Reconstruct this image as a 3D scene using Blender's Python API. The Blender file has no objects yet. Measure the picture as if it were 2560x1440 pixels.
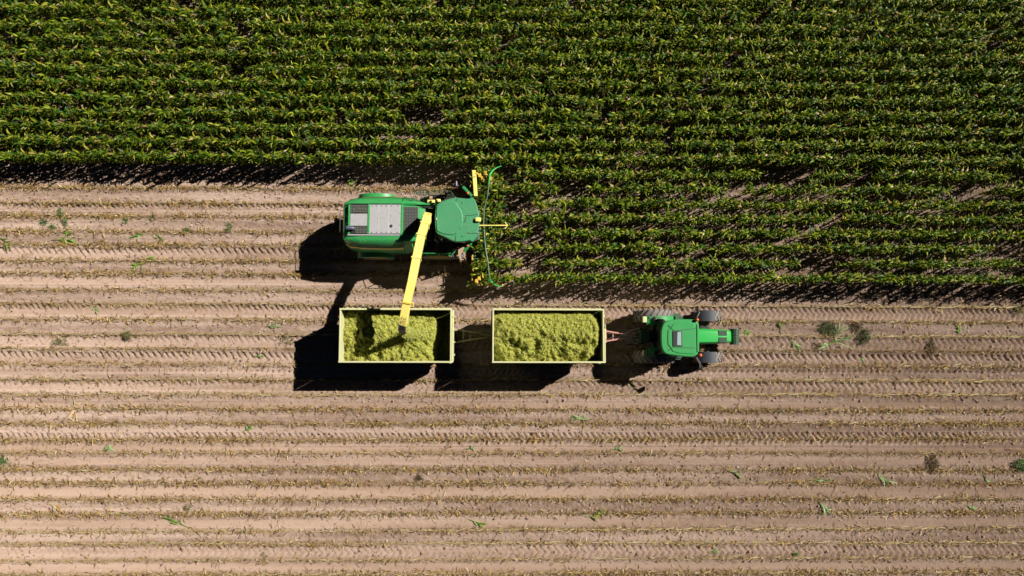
import bpy, bmesh, math, random
import numpy as np
from mathutils import Vector, Matrix
random.seed(7); rng = np.random.default_rng(7)
R = math.radians
scene = bpy.context.scene
col = scene.collection

# ------------------------------------------------------------------ camera (a drone 35 m above the field)
H = 35.19; FPX = 1707.0
def rotm(p, r, y):
    return (Matrix.Rotation(y, 3, 'Z') @ Matrix.Rotation(r, 3, 'Y') @ Matrix.Rotation(p, 3, 'X'))
CM = rotm(0.0734664, -0.0121911, 0.0020409)
def W(px, py, z=0.0):
    d = CM @ Vector(((px - 1280) / FPX, -(py - 720) / FPX, -1.0))
    t = (H - z) / -d.z
    return Vector((d.x * t, d.y * t, z))
cam = bpy.data.objects.new('camera', bpy.data.cameras.new('camera'))
col.objects.link(cam); cam.matrix_world = Matrix.Translation((0, 0, H)) @ CM.to_4x4()
cam.data.sensor_width = 36; cam.data.lens = 36 * FPX / 2560; cam.data.clip_end = 3000; cam.data.clip_start = 0.5
scene.camera = cam

# ------------------------------------------------------------------ light
a = W(848, 907, 3.0); b = W(735, 978, 0)
sdir = Vector((a.x - b.x, a.y - b.y, 3.0)).normalized()      # towards the sun
elev = math.asin(sdir.z); azim = math.atan2(sdir.x, sdir.y)
sun = bpy.data.objects.new('sun', bpy.data.lights.new('sun', 'SUN'))
col.objects.link(sun); sun.rotation_euler = sdir.to_track_quat('Z', 'Y').to_euler()
sun.location = (0, 0, 60)
sun.data.energy = 5.0; sun.data.angle = R(0.5); sun.data.color = (1.0, 0.93, 0.83)
w = bpy.data.worlds.new('World'); scene.world = w; w.use_nodes = True
nt = w.node_tree; bg = nt.nodes['Background']
sk = nt.nodes.new('ShaderNodeTexSky'); sk.sky_type = 'NISHITA'; sk.sun_disc = False
sk.air_density = 0.06; sk.dust_density = 0.0; sk.ozone_density = 1.2; sk.altitude = 800
sk.sun_elevation = elev; sk.sun_rotation = azim
nt.links.new(sk.outputs[0], bg.inputs[0]); bg.inputs[1].default_value = 0.05
scene.view_settings.view_transform = 'Standard'; scene.view_settings.look = 'None'
scene.view_settings.exposure = 0.48; scene.view_settings.gamma = 1
scene.cycles.max_bounces = 5; scene.cycles.diffuse_bounces = 1; scene.cycles.transparent_max_bounces = 4

# ------------------------------------------------------------------ materials
def mat(name):
    m = bpy.data.materials.new(name); m.use_nodes = True
    return m, m.node_tree, m.node_tree.nodes['Principled BSDF']
def node(nt, typ, **k):
    n = nt.nodes.new(typ)
    for a_, v_ in k.items(): setattr(n, a_, v_)
    return n
def paint(name, c, rough=0.4, dust=0.3, dustc=(0.30, 0.24, 0.17), scale=3.0, metal=0.0, spec=0.5, bump=0.0):
    m, nt, bs = mat(name)
    tc = node(nt, 'ShaderNodeTexCoord')
    n1 = node(nt, 'ShaderNodeTexNoise'); n1.inputs['Scale'].default_value = scale; n1.inputs['Detail'].default_value = 8
    n2 = node(nt, 'ShaderNodeTexNoise'); n2.inputs['Scale'].default_value = scale * 9; n2.inputs['Detail'].default_value = 5
    nt.links.new(tc.outputs['Object'], n1.inputs['Vector']); nt.links.new(tc.outputs['Object'], n2.inputs['Vector'])
    mu = node(nt, 'ShaderNodeMath', operation='MULTIPLY'); nt.links.new(n1.outputs[0], mu.inputs[0]); nt.links.new(n2.outputs[0], mu.inputs[1])
    mr = node(nt, 'ShaderNodeMapRange'); mr.inputs[1].default_value = 0.12; mr.inputs[2].default_value = 0.42
    mr.inputs[3].default_value = dust * 0.35; mr.inputs[4].default_value = dust
    nt.links.new(mu.outputs[0], mr.inputs[0])
    mx = node(nt, 'ShaderNodeMixRGB'); mx.inputs[1].default_value = (*c, 1); mx.inputs[2].default_value = (*dustc, 1)
    nt.links.new(mr.outputs[0], mx.inputs[0]); nt.links.new(mx.outputs[0], bs.inputs['Base Color'])
    r2 = node(nt, 'ShaderNodeMapRange'); r2.inputs[3].default_value = rough; r2.inputs[4].default_value = min(1, rough + 0.3)
    nt.links.new(mr.outputs[0], r2.inputs[0]); nt.links.new(r2.outputs[0], bs.inputs['Roughness'])
    bs.inputs['Metallic'].default_value = metal; bs.inputs['Specular IOR Level'].default_value = spec
    if bump:
        bp = node(nt, 'ShaderNodeBump'); bp.inputs['Strength'].default_value = bump; bp.inputs['Distance'].default_value = 0.02
        nt.links.new(n2.outputs[0], bp.inputs['Height']); nt.links.new(bp.outputs[0], bs.inputs['Normal'])
    return m
M = {}
M['green'] = paint('green_paint', (0.012, 0.30, 0.075), 0.35, 0.16, (0.28, 0.36, 0.2))
M['roofgreen'] = paint('dusty_green_plastic', (0.03, 0.27, 0.115), 0.5, 0.22, (0.2, 0.33, 0.2), 1.6)
M['brightgreen'] = paint('bright_green_paint', (0.02, 0.42, 0.075), 0.28, 0.12, (0.25, 0.4, 0.2))
M['darkgreen'] = paint('dark_green_iron', (0.005, 0.075, 0.045), 0.4, 0.2)
M['yellow'] = paint('yellow_paint', (0.93, 0.80, 0.20), 0.4, 0.14, (0.55, 0.45, 0.2))
M['dyellow'] = paint('worn_yellow_paint', (0.72, 0.47, 0.03), 0.5, 0.35, (0.3, 0.22, 0.1), 5)
M['cream'] = paint('pale_yellow_green_paint', (0.62, 0.65, 0.36), 0.5, 0.35, (0.44, 0.40, 0.22), 4)
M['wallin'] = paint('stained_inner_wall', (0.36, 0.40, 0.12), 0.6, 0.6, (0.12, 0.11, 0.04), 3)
M['steel'] = paint('bare_steel_plate', (0.55, 0.56, 0.60), 0.45, 0.25, (0.4, 0.37, 0.36), 2, 0.35)
M['chrome'] = paint('bright_rod', (0.6, 0.62, 0.68), 0.2, 0.1, metal=0.9)
M['black'] = paint('black_plastic', (0.015, 0.016, 0.018), 0.45, 0.12, (0.12, 0.1, 0.08))
M['fender'] = paint('dark_grey_fender', (0.045, 0.055, 0.075), 0.5, 0.25, (0.14, 0.13, 0.13))
M['rubber'] = paint('tyre_rubber', (0.10, 0.10, 0.105), 0.7, 0.8, (0.30, 0.26, 0.23), 4, bump=0.4)
M['red'] = paint('faded_red_paint', (0.50, 0.20, 0.18), 0.5, 0.35, (0.5, 0.36, 0.3), 5)
M['oldyellow'] = paint('faded_yellow_paint', (0.42, 0.40, 0.14), 0.6, 0.4, (0.3, 0.26, 0.16), 5)
M['orange'] = paint('orange_lens', (0.75, 0.13, 0.03), 0.25, 0.05)
M['pipe'] = paint('blue_grey_pipe', (0.05, 0.075, 0.14), 0.35, 0.2)
M['tan'] = paint('tan_step_plate', (0.45, 0.30, 0.20), 0.7, 0.4)
M['glass'] = paint('tinted_glass', (0.02, 0.03, 0.035), 0.06, 0.08, spec=0.8)
M['hatch'] = paint('light_hatch_glass', (0.30, 0.46, 0.47), 0.12, 0.1, spec=0.8)

def attr_mat(name, rough, trans, bumpy=False, spec=0.4):
    m, nt, bs = mat(name)
    at = node(nt, 'ShaderNodeAttribute', attribute_name='col')
    nt.links.new(at.outputs['Color'], bs.inputs['Base Color'])
    bs.inputs['Roughness'].default_value = rough; bs.inputs['Specular IOR Level'].default_value = spec
    if trans:
        tr = node(nt, 'ShaderNodeBsdfTranslucent'); mx = node(nt, 'ShaderNodeMixShader'); mx.inputs[0].default_value = trans
        mg = node(nt, 'ShaderNodeMixRGB', blend_type='MULTIPLY'); mg.inputs[0].default_value = 1; mg.inputs[2].default_value = (1.5, 1.5, 0.7, 1)
        nt.links.new(at.outputs['Color'], mg.inputs[1]); nt.links.new(mg.outputs[0], tr.inputs[0])
        nt.links.new(bs.outputs[0], mx.inputs[1]); nt.links.new(tr.outputs[0], mx.inputs[2])
        nt.links.new(mx.outputs[0], nt.nodes['Material Output'].inputs[0])
    return m
M['leaf'] = attr_mat('maize_leaf', 0.45, 0.06, spec=0.22)
M['straw'] = attr_mat('dry_straw', 0.7, 0.05, spec=0.2)
M['chop'] = attr_mat('chopped_maize', 0.6, 0.1, spec=0.3)
def mesh_mat():     # grey-on-black wire grille
    m, nt, bs = mat('wire_grille')
    tc = node(nt, 'ShaderNodeTexCoord'); sp = node(nt, 'ShaderNodeSeparateXYZ'); nt.links.new(tc.outputs['Object'], sp.inputs[0])
    outs = []
    for i in (0, 1):
        mu = node(nt, 'ShaderNodeMath', operation='MULTIPLY'); mu.inputs[1].default_value = 14
        fr = node(nt, 'ShaderNodeMath', operation='FRACT'); gt = node(nt, 'ShaderNodeMath', operation='LESS_THAN'); gt.inputs[1].default_value = 0.22
        nt.links.new(sp.outputs[i], mu.inputs[0]); nt.links.new(mu.outputs[0], fr.inputs[0]); nt.links.new(fr.outputs[0], gt.inputs[0]); outs.append(gt)
    mx = node(nt, 'ShaderNodeMath', operation='MAXIMUM'); nt.links.new(outs[0].outputs[0], mx.inputs[0]); nt.links.new(outs[1].outputs[0], mx.inputs[1])
    c = node(nt, 'ShaderNodeMixRGB'); c.inputs[1].default_value = (0.012, 0.013, 0.012, 1); c.inputs[2].default_value = (0.16, 0.17, 0.16, 1)
    nt.links.new(mx.outputs[0], c.inputs[0]); nt.links.new(c.outputs[0], bs.inputs['Base Color']); bs.inputs['Roughness'].default_value = 0.5
    return m
M['grille'] = mesh_mat()

# ------------------------------------------------------------------ object helpers
def tag(o, label=None, cat=None, group=None, kind=None):
    if label: o['label'] = label
    if cat: o['category'] = cat
    if group: o['group'] = group
    if kind: o['kind'] = kind
    return o
def thing(name, loc, label, cat, group=None):
    o = bpy.data.objects.new(name, None); col.objects.link(o); o.location = loc
    return tag(o, label, cat, group)
def npmesh(name, v, q, c=None, m=None, smooth=False):
    me = bpy.data.meshes.new(name); n = len(q)
    me.vertices.add(len(v)); me.vertices.foreach_set('co', np.asarray(v, np.float32).ravel())
    me.loops.add(n * 4); me.loops.foreach_set('vertex_index', np.asarray(q, np.int32).ravel())
    me.polygons.add(n); me.polygons.foreach_set('loop_start', np.arange(0, n * 4, 4, dtype=np.int32))
    me.polygons.foreach_set('loop_total', np.full(n, 4, np.int32))
    me.polygons.foreach_set('use_smooth', np.full(n, smooth))
    me.update(calc_edges=True)
    if c is not None:
        at = me.color_attributes.new('col', 'FLOAT_COLOR', 'POINT')
        cc = np.ones((len(v), 4), np.float32); cc[:, :3] = c; at.data.foreach_set('color', cc.ravel())
    if m: me.materials.append(m)
    return me
def nobj(name, me, parent=None, loc=None):
    o = bpy.data.objects.new(name, me); col.objects.link(o)
    if parent: o.parent = parent
    if loc is not None: o.location = loc
    return o
def obj(name, bm, m, parent=None, bevel=0, smooth=False, label=None):
    me = bpy.data.meshes.new(name); bmesh.ops.recalc_face_normals(bm, faces=bm.faces)
    if smooth:
        for f in bm.faces: f.smooth = True
    bm.to_mesh(me); bm.free(); me.materials.append(m)
    o = nobj(name, me, parent)
    if smooth: me.set_sharp_from_angle(angle=R(40))
    if bevel:
        md = o.modifiers.new('bevel', 'BEVEL'); md.width = bevel; md.segments = 2; md.limit_method = 'ANGLE'; md.angle_limit = R(35)
    if label: o['label'] = label
    return o
def B(): return bmesh.new()
def box(bm, x0, x1, y0, y1, z0, z1):
    vs = [bm.verts.new((x, y, z)) for x in (x0, x1) for y in (y0, y1) for z in (z0, z1)]
    for f in ((0, 1, 3, 2), (4, 6, 7, 5), (0, 4, 5, 1), (2, 3, 7, 6), (0, 2, 6, 4), (1, 5, 7, 3)): bm.faces.new([vs[i] for i in f])
def prism(bm, pts, z0, z1, shrink=1.0):
    cx = sum(p[0] for p in pts) / len(pts); cy = sum(p[1] for p in pts) / len(pts)
    lo = [bm.verts.new((p[0], p[1], z0)) for p in pts]
    hi = [bm.verts.new((cx + (p[0] - cx) * shrink, cy + (p[1] - cy) * shrink, z1)) for p in pts]
    bm.faces.new(lo); bm.faces.new(hi)
    for i in range(len(pts)):
        j = (i + 1) % len(pts); bm.faces.new((lo[i], lo[j], hi[j], hi[i]))
def rounded(pts, n=4):     # Catmull-Rom through a closed outline
    out = []; m = len(pts)
    for i in range(m):
        p0, p1, p2, p3 = (np.array(pts[(i + j) % m][:2], float) for j in (-1, 0, 1, 2))
        for t in [k / n for k in range(n)]: out.append(tuple(.5 * (2 * p1 + (p2 - p0) * t + (2 * p0 - 5 * p1 + 4 * p2 - p3) * t * t + (3 * p1 - p0 - 3 * p2 + p3) * t ** 3)))
    return out
def loft(bm, secs, cap=True):
    rs = [[bm.verts.new(p) for p in s] for s in secs]; n = len(rs[0])
    for a_, b_ in zip(rs, rs[1:]):
        for i in range(n):
            j = (i + 1) % n; bm.faces.new((a_[i], a_[j], b_[j], b_[i]))
    if cap: bm.faces.new(rs[0]); bm.faces.new(rs[-1])
def bar(bm, p, q, wd, ht=None, up=(0, 0, 1)):
    ht = ht or wd; p, q = Vector(p), Vector(q); d = (q - p).normalized(); s = d.cross(Vector(up))
    if s.length < 1e-3: s = d.cross(Vector((1, 0, 0)))
    s.normalize(); u = s.cross(d)
    loft(bm, [[c + s * sx * wd / 2 + u * sz * ht / 2 for sx, sz in ((-1, -1), (1, -1), (1, 1), (-1, 1))] for c in (p, q)])
def tube(bm, pts, r, n=10):
    pts = [Vector(p) for p in pts]; secs = []
    for i, p in enumerate(pts):
        d = (pts[min(i + 1, len(pts) - 1)] - pts[max(i - 1, 0)]).normalized()
        s = d.cross(Vector((0.03, 0.02, 1)))
        if s.length < 0.1: s = d.cross(Vector((1, 0, 0)))
        s.normalize(); u = s.cross(d); rr = r[i] if isinstance(r, (list, tuple)) else r
        secs.append([p + (s * math.cos(t) + u * math.sin(t)) * rr for t in [k * 2 * math.pi / n for k in range(n)]])
    loft(bm, secs)
def ball(bm, c, r, sz=1.0, n=12):
    bmesh.ops.create_uvsphere(bm, u_segments=n, v_segments=8, radius=r, matrix=Matrix.Translation(c) @ Matrix.Diagonal((1, 1, sz, 1)))
def make_wheel(parent, x, y, rad, wd, rimc='dyellow', lugs=22, name='wheel'):
    e = bpy.data.objects.new(name, None); col.objects.link(e); e.parent = parent; e.location = (x, y, rad)
    bm = B(); N = 40
    prof = [(0.55, -0.42), (0.75, -0.5), (0.92, -0.48), (0.975, -0.38), (0.985, 0), (0.975, 0.38), (0.92, 0.48), (0.75, 0.5), (0.55, 0.42)]
    secs = [[Vector((rad * a_ * math.cos(t), wd * b_, rad * a_ * math.sin(t))) for a_, b_ in prof] for t in [k * 2 * math.pi / N for k in range(N)]]
    secs.append(secs[0])
    loft(bm, secs, cap=False)
    rr = rad * 0.99
    for k in range(lugs * 2):       # angled tread lugs
        t = k * math.pi / lugs; sd = 1 if k % 2 else -1
        p = Vector((rr * math.cos(t), sd * wd * 0.05, rr * math.sin(t))); t2 = t - 0.23 * 22 / lugs * 0.9
        q = Vector((rr * 0.985 * math.cos(t2), sd * wd * 0.49, rr * 0.985 * math.sin(t2)))
        bar(bm, p, q, 0.05, 0.08, up=(math.cos(t), 0, math.sin(t)))
    obj('tyre', bm, M['rubber'], e, smooth=True)
    bm = B()
    prof = [(0.05, -0.2), (0.3, -0.15), (0.5, -0.40), (0.57, -0.42), (0.57, 0.42), (0.5, 0.40), (0.3, 0.15), (0.05, 0.2)]
    secs = [[Vector((rad * a_ * math.cos(t), wd * b_, rad * a_ * math.sin(t))) for a_, b_ in prof] for t in [k * 2 * math.pi / 24 for k in range(24)]]
    secs.append(secs[0]); loft(bm, secs, cap=False)
    obj('rim', bm, M[rimc], e, smooth=True)
    return e

# ------------------------------------------------------------------ numpy noise
_tab = rng.random((256, 256)).astype(np.float32)
def vnoise(x, y, sh=0):
    x = x + sh * 17.3; y = y + sh * 9.7
    xi = np.floor(x).astype(int); yi = np.floor(y).astype(int); fx = x - xi; fy = y - yi
    fx = fx * fx * (3 - 2 * fx); fy = fy * fy * (3 - 2 * fy)
    g = lambda a_, b_: _tab[(a_ + sh * 7) & 255, b_ & 255]
    return (g(xi, yi) * (1 - fx) + g(xi + 1, yi) * fx) * (1 - fy) + (g(xi, yi + 1) * (1 - fx) + g(xi + 1, yi + 1) * fx) * fy
def fbm(x, y, sh=0, o=4):
    s = 0; a_ = 0.5
    for i in range(o): s = s + a_ * vnoise(x * 2 ** i, y * 2 ** i, sh + i); a_ *= 0.5
    return s

# ------------------------------------------------------------------ rows
L0 = [468.5,507,539,578,611,651,683,725,760,798,836,871,909,949,987,1021,1058,1100,1131,1172,1207,1247,1285,1330,1360,1402,1437]
R0 = [None]*8 + [769,806,842,878,916,952,987,1027,1058,1096,1133,1175,1208,1247,1280,1320,1356,1393,1430]
rows = []
for k, l in enumerate(L0):
    p = W(60, l); q = W(2500, R0[k]) if R0[k] else Vector((25, p.y, 0))
    rows.append((p, q))
for j in range(1, 5): rows.append((rows[26][0] - Vector((0, .75 * j, 0)), rows[26][1] - Vector((0, .75 * j, 0))))
def rowY(k, x):
    p, q = rows[k]; return p.y + (q.y - p.y) * (x - p.x) / (q.x - p.x)
FLAT = {7: .6, 8: .9, 10: 1, 13: .9, 14: 1, 23: .9, 24: 1, 25: .5, 26: .4, 9: .3, 12: .3}
THIN = {11: .35, 18: .45, 12: .6, 9: .7, 25: .45, 8: .6, 10: .45}
COFF = 0.58; OFF = 7.676
def cornY(k): return OFF + COFF - 0.75 * k
HX = W(1196, 570).x            # left end of the uncut crop in front of the header

# ------------------------------------------------------------------ ground
def axis(lo, hi, st, far):
    a_ = list(np.arange(lo, hi, st)); s = st; x = a_[-1]; up = []
    while x < far: s *= 1.25; x += s; up.append(x)
    s = st; x = lo; dn = []
    while x > -far: s *= 1.25; x -= s; dn.append(x)
    return np.array(dn[::-1] + a_ + up)
xs = axis(-29.5, 30, 0.055, 420)
ys = axis(-13.6, 9.2, 0.03, 420)
X, Y = np.meshgrid(xs, ys)
fade = np.clip((34 - np.abs(X)) / 4, 0, 1) * np.clip((24 - np.abs(Y)) / 4, 0, 1)
Z = 0.10 * (fbm(X * .12, Y * .3, 3) - .5)
wob = 0.05 * (vnoise(X * .25, Y * .0 + 3, 5) - .5)
clod = fbm(X * 6, Y * 7, 1, 3)
fine = vnoise(X * 13, Y * 15, 11)
comp = np.zeros_like(X)            # compaction
rowm = np.zeros_like(X)
for k in range(len(rows)):
    d = Y - rowY(k, X) - wob
    if k < 8: d = d + (X > HX - 2) * 0
    g = np.exp(-(d / .125) ** 2); rowm = np.maximum(rowm, g * (0.5 + 0.8 * vnoise(X * 1.3, X * 0 + k, 21)))
Z += 0.045 * rowm
tracks = [(518, 524, .42, 1, .4, .2), (540, 545, .45, .0, .1, .3), (634, 640, .62, 1, .5, .5), (773, 786, .62, .9, .7, .7), (851, 861, .55, .6, .6, .4), (894, 902, .60, 1, .5, .4),
          (925, 926, .32, .0, 1, .3), (962, 971, .55, .7, .6, .4), (1012, 1012, .3, .0, .0, .8), (1098, 1096, .60, .9, .9, .4), (1121, 1126, .34, .05, .05, 1), (1150, 1150, .4, .0, .0, .6),
          (1230, 1227, .58, .06, .1, 1), (1310, 1303, .40, .05, .1, .8), (1381, 1379, .58, .55, .6, .5), (1421, 1417, .5, .05, .05, 1), (700, 706, .4, .1, .1, .6)]
for i, (yl, yr, wd, up, dn, sm) in enumerate(tracks):
    p, q = W(60, yl), W(2500, yr); yc = p.y + (q.y - p.y) * (X - p.x) / (q.x - p.x) + wob
    v = (Y - yc) / (wd / 2); ins = 1 / (1 + np.exp((np.abs(v) - 1) * 14))
    comp = np.maximum(comp, ins * sm)
    Z -= ins * 0.018 * (0.5 + sm); Z += 0.02 * np.exp(-((np.abs(v) - 1.12) / .12) ** 2)
    jit = 0.10 * vnoise(X * .8, Y * 2, 30 + i)
    for sgn, st in ((1, up), (-1, dn)):
        half = 1 / (1 + np.exp(-(v * sgn - .0) * 12)) * ins
        ph = (X + sgn * (Y - yc) * 0.65 + jit * .5 + (0.1 if sgn > 0 else 0)) / (0.33 if i % 3 else .29)
        fr = ph - np.floor(ph)
        pul = np.clip(1.6 * (1 - np.abs(fr - .5) / .26), 0, 1)
        mod = np.clip(1.2 * vnoise(X * .35, Y * 1.2, 50 + i) + .55, 0, 1.15)
        Z -= 0.095 * st * half * pul * mod
und = np.clip((Y - 7.6) * 2, 0, 1)
smooth = np.clip(1 - comp * .9, .12, 1)
Z += fade * smooth * (0.070 * (clod - .45) + 0.045 * (np.clip(fine - .60, 0, 1) * 2.5))
Z *= fade
ny, nx = X.shape
idx = np.arange(nx * ny).reshape(ny, nx)
q = np.stack([idx[:-1, :-1], idx[:-1, 1:], idx[1:, 1:], idx[1:, :-1]], -1).reshape(-1, 4)
gc = np.stack([comp, rowm, np.clip(fbm(X * .15, Y * .6, 8) * 1.6 - .3, 0, 1)], -1).reshape(-1, 3)
def soil_mat():
    m, nt, bs = mat('dry_field_soil')
    at = node(nt, 'ShaderNodeAttribute', attribute_name='col'); sp = node(nt, 'ShaderNodeSeparateColor'); nt.links.new(at.outputs['Color'], sp.inputs[0])
    geo = node(nt, 'ShaderNodeNewGeometry')
    def noise(sc, det, stretch=None):
        n = node(nt, 'ShaderNodeTexNoise'); n.inputs['Scale'].default_value = sc; n.inputs['Detail'].default_value = det
        if stretch:
            mp = node(nt, 'ShaderNodeMapping'); mp.inputs['Scale'].default_value = stretch
            nt.links.new(geo.outputs['Position'], mp.inputs[0]); nt.links.new(mp.outputs[0], n.inputs['Vector'])
        else: nt.links.new(geo.outputs['Position'], n.inputs['Vector'])
        return n
    def mixc(f, c1, c2):
        x = node(nt, 'ShaderNodeMixRGB')
        for s_, i_ in ((f, 0), (c1, 1), (c2, 2)):
            if isinstance(s_, tuple): x.inputs[i_].default_value = (*s_, 1)
            elif isinstance(s_, float): x.inputs[i_].default_value = s_
            else: nt.links.new(s_, x.inputs[i_])
        return x.outputs[0]
    def rng_(s_, a_, b_, c_=0., d_=1.):
        r_ = node(nt, 'ShaderNodeMapRange'); nt.links.new(s_, r_.inputs[0])
        for i_, v_ in zip((1, 2, 3, 4), (a_, b_, c_, d_)): r_.inputs[i_].default_value = v_
        return r_.outputs[0]
    big = noise(.5, 4, (.12, 3.2, 1)); med = noise(3.0, 6, (.7, 1.3, 1)); fin = noise(22, 5)
    c = mixc(rng_(big.outputs[0], .40, .60), (.46, .345, .285), (.27, .185, .140))
    c = mixc(rng_(med.outputs[0], .38, .68, 0, .4), c, (.49, .395, .34))
    c = mixc(rng_(sp.outputs[0], 0, 1, 0, .55), c, (.455, .325, .25))
    c = mixc(rng_(sp.outputs[1], .1, 1, 0, .7), c, (.22, .15, .08))
    c = mixc(rng_(fin.outputs[0], .56, .72, 0, .45), c, (.20, .14, .10))
    nt.links.new(c, bs.inputs['Base Color'])
    bs.inputs['Roughness'].default_value = 1; bs.inputs['Diffuse Roughness'].default_value = 1
    bs.inputs['Specular IOR Level'].default_value = 0.08
    bp = node(nt, 'ShaderNodeBump'); bp.inputs['Distance'].default_value = 0.035
    nt.links.new(rng_(sp.outputs[0], 0, 1, 1.0, .3), bp.inputs['Strength'])
    f2 = noise(13, 6); nt.links.new(f2.outputs[0], bp.inputs['Height']); nt.links.new(bp.outputs[0], bs.inputs['Normal'])
    return m
gm = npmesh('ground', np.stack([X, Y, Z], -1).reshape(-1, 3), q, gc, soil_mat(), True)
g = nobj('ground', gm); tag(g, 'dry pinkish brown field soil crossed by tyre tracks under everything', 'soil', kind='structure')
def gz(x, y):
    i = np.clip(np.searchsorted(ys, y), 0, ny - 1); j = np.clip(np.searchsorted(xs, x), 0, nx - 1)
    return Z[i, j]

# ------------------------------------------------------------------ ribbons (leaves, straw)
def ribbons(P, D, L, Wd, lift, droop, C, seg=3, roll=None, bend=None):
    """P start (n,3), D unit horizontal dir (n,2), L length, Wd width, lift start slope, droop"""
    n = len(P); t = np.linspace(0, 1, seg + 1)[None, :]
    L = L[:, None]; ang = lift[:, None] - droop[:, None] * t      # elevation angle along the leaf
    dt = 1.0 / seg
    ca = np.cumsum(np.cos((ang[:, :-1] + ang[:, 1:]) / 2), 1) * dt; sa = np.cumsum(np.sin((ang[:, :-1] + ang[:, 1:]) / 2), 1) * dt
    z0 = np.zeros((n, 1)); ca = np.concatenate([z0, ca], 1) * L; sa = np.concatenate([z0, sa], 1) * L
    th = np.arctan2(D[:, 1], D[:, 0])[:, None] + (0 if bend is None else bend[:, None] * t ** 1.3)
    cx = P[:, 0:1] + ca * np.cos(th); cy = P[:, 1:2] + ca * np.sin(th); cz = P[:, 2:3] + sa
    prof = np.interp(t, [0, .15, .45, .8, 1], [.45, .85, 1, .6, .06])
    hw = Wd[:, None] / 2 * prof
    rl = (np.zeros(n) if roll is None else roll)[:, None]
    nxv = -np.sin(th) * np.cos(rl); nyv = np.cos(th) * np.cos(rl); nzv = np.sin(rl) * np.ones_like(th)
    A = np.stack([cx + nxv * hw, cy + nyv * hw, cz + nzv * hw], -1); Bv = np.stack([cx - nxv * hw, cy - nyv * hw, cz - nzv * hw], -1)
    V = np.stack([A, Bv], 2).reshape(n, -1, 3)     # n, (seg+1)*2, 3
    q0 = np.array([[2 * i, 2 * i + 1, 2 * i + 3, 2 * i + 2] for i in range(seg)])
    m = (seg + 1) * 2
    Q = (q0[None] + (np.arange(n) * m)[:, None, None]).reshape(-1, 4)
    return V.reshape(-1, 3), Q, np.repeat(C, m, 0)
def sticks(P, Qp, r, C):
    """3-sided sticks from P to Qp"""
    n = len(P); d = Qp - P; d /= np.linalg.norm(d, axis=1)[:, None] + 1e-9
    s = np.cross(d, np.array([0.31, 0.2, 0.93])); s /= np.linalg.norm(s, axis=1)[:, None]; u = np.cross(s, d)
    vs = []
    for E_, rr in ((P, r), (Qp, r * .8)):
        for k in range(4):
            t = k * math.pi / 2; vs.append(E_ + (s * math.cos(t) + u * math.sin(t)) * rr[:, None])
    V = np.stack(vs, 1)
    q0 = np.array([[k, (k + 1) % 4, 4 + (k + 1) % 4, 4 + k] for k in range(4)] + [[4, 5, 6, 7]])
    Q = (q0[None] + (np.arange(n) * 8)[:, None, None]).reshape(-1, 4)
    return V.reshape(-1, 3), Q, np.repeat(C, 8, 0)
def merge(lst):
    V, Q, C = [], [], []; o = 0
    for v, q_, c in lst: V.append(v); Q.append(q_ + o); C.append(c); o += len(v)
    return np.concatenate(V), np.concatenate(Q), np.concatenate(C)
U = lambda a_, b_, n: rng.uniform(a_, b_, n)
def palette(n, cols, wts, var=.18):
    c = np.array(cols)[rng.choice(len(cols), n, p=np.array(wts) / sum(wts))]
    return np.clip(c * U(1 - var, 1 + var, (n, 1)) * U(.94, 1.06, (n, 3)), 0.003, .9)

# ------------------------------------------------------------------ stubble and litter
def cut(k, x):     # is this place already harvested?
    return (k >= 8) | (x < HX - .3)
st, li = [], []
for k in range(len(rows)):
    fl = FLAT.get(k, .08); th = THIN.get(k, 1)
    x0, x1 = -31, (31 if k >= 8 else HX + .2)
    x = np.arange(x0, x1, 0.135); x = x + rng.normal(0, .02, len(x)); gap = vnoise(x * .45, x * 0 + k * 3.1, 60)
    x = x[(gap > .18)]
    n = len(x); y = rowY(k, x) + 0.05 * (vnoise(x * .25, x * 0 + 3, 5) - .5) + rng.normal(0, .022, n)
    P = np.stack([x, y, gz(x, y) - .01], -1)
    f = rng.random(n) < np.clip(fl * (0.6 + .9 * vnoise(x * .3, x * 0 + k, 61)), 0, 1)
    az = np.where(f, rng.normal(R(14), R(9), n), U(0, 6.28, n)); el = np.where(f, rng.normal(R(14), R(5), n), rng.normal(R(66), R(14), n))
    ln = np.where(f, U(.24, .40, n), U(.10, .22, n))
    Qe = P + np.stack([np.cos(az) * np.cos(el), np.sin(az) * np.cos(el), np.sin(el)], -1) * ln[:, None]
    C = np.where(f[:, None], palette(n, [(.62, .50, .26), (.55, .42, .2), (.70, .60, .38)], [3, 2, 2]), palette(n, [(.42, .29, .11), (.5, .4, .2), (.22, .22, .05)], [3, 2, 1]))
    st.append(sticks(P, Qe, np.where(f, U(.016, .023, n), U(.012, .017, n)), C))
    n = int((x1 - x0) * (74 if fl < .5 else 38) * th); x = U(x0, x1, n)
    den = vnoise(x * .6, x * 0 + k * 2.3, 70) + .5 * vnoise(x * 2.1, x * 0 + k, 71); x = x[rng.random(n) < den * .9]; n = len(x)
    y = rowY(k, x) + rng.normal(0, .085, n)
    P = np.stack([x, y, gz(x, y) + U(.0, .05, n)], -1); a_ = U(0, 6.28, n)
    li.append(ribbons(P, np.stack([np.cos(a_), np.sin(a_)], -1), U(.12, .38, n), U(.016, .042, n), U(-.1, 1.0, n), U(.3, 1.9, n),
              palette(n, [(.34, .20, .055), (.48, .33, .12), (.20, .115, .045), (.11, .08, .03), (.60, .48, .26), (.24, .20, .06)], [5, 4, 4, 4, 2, 1]), 3, U(-.8, .8, n), U(-1.5, 1.5, n)))
nn = 15000; x = U(-31, 31, nn); y = U(-14.5, 8.3, nn); keep = (y < OFF - .75 * 7.3) | (x < HX - .2); keep &= rng.random(nn) < (.25 + vnoise(x * .5, y * .8, 80)); x, y = x[keep], y[keep]; n = len(x)
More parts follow.
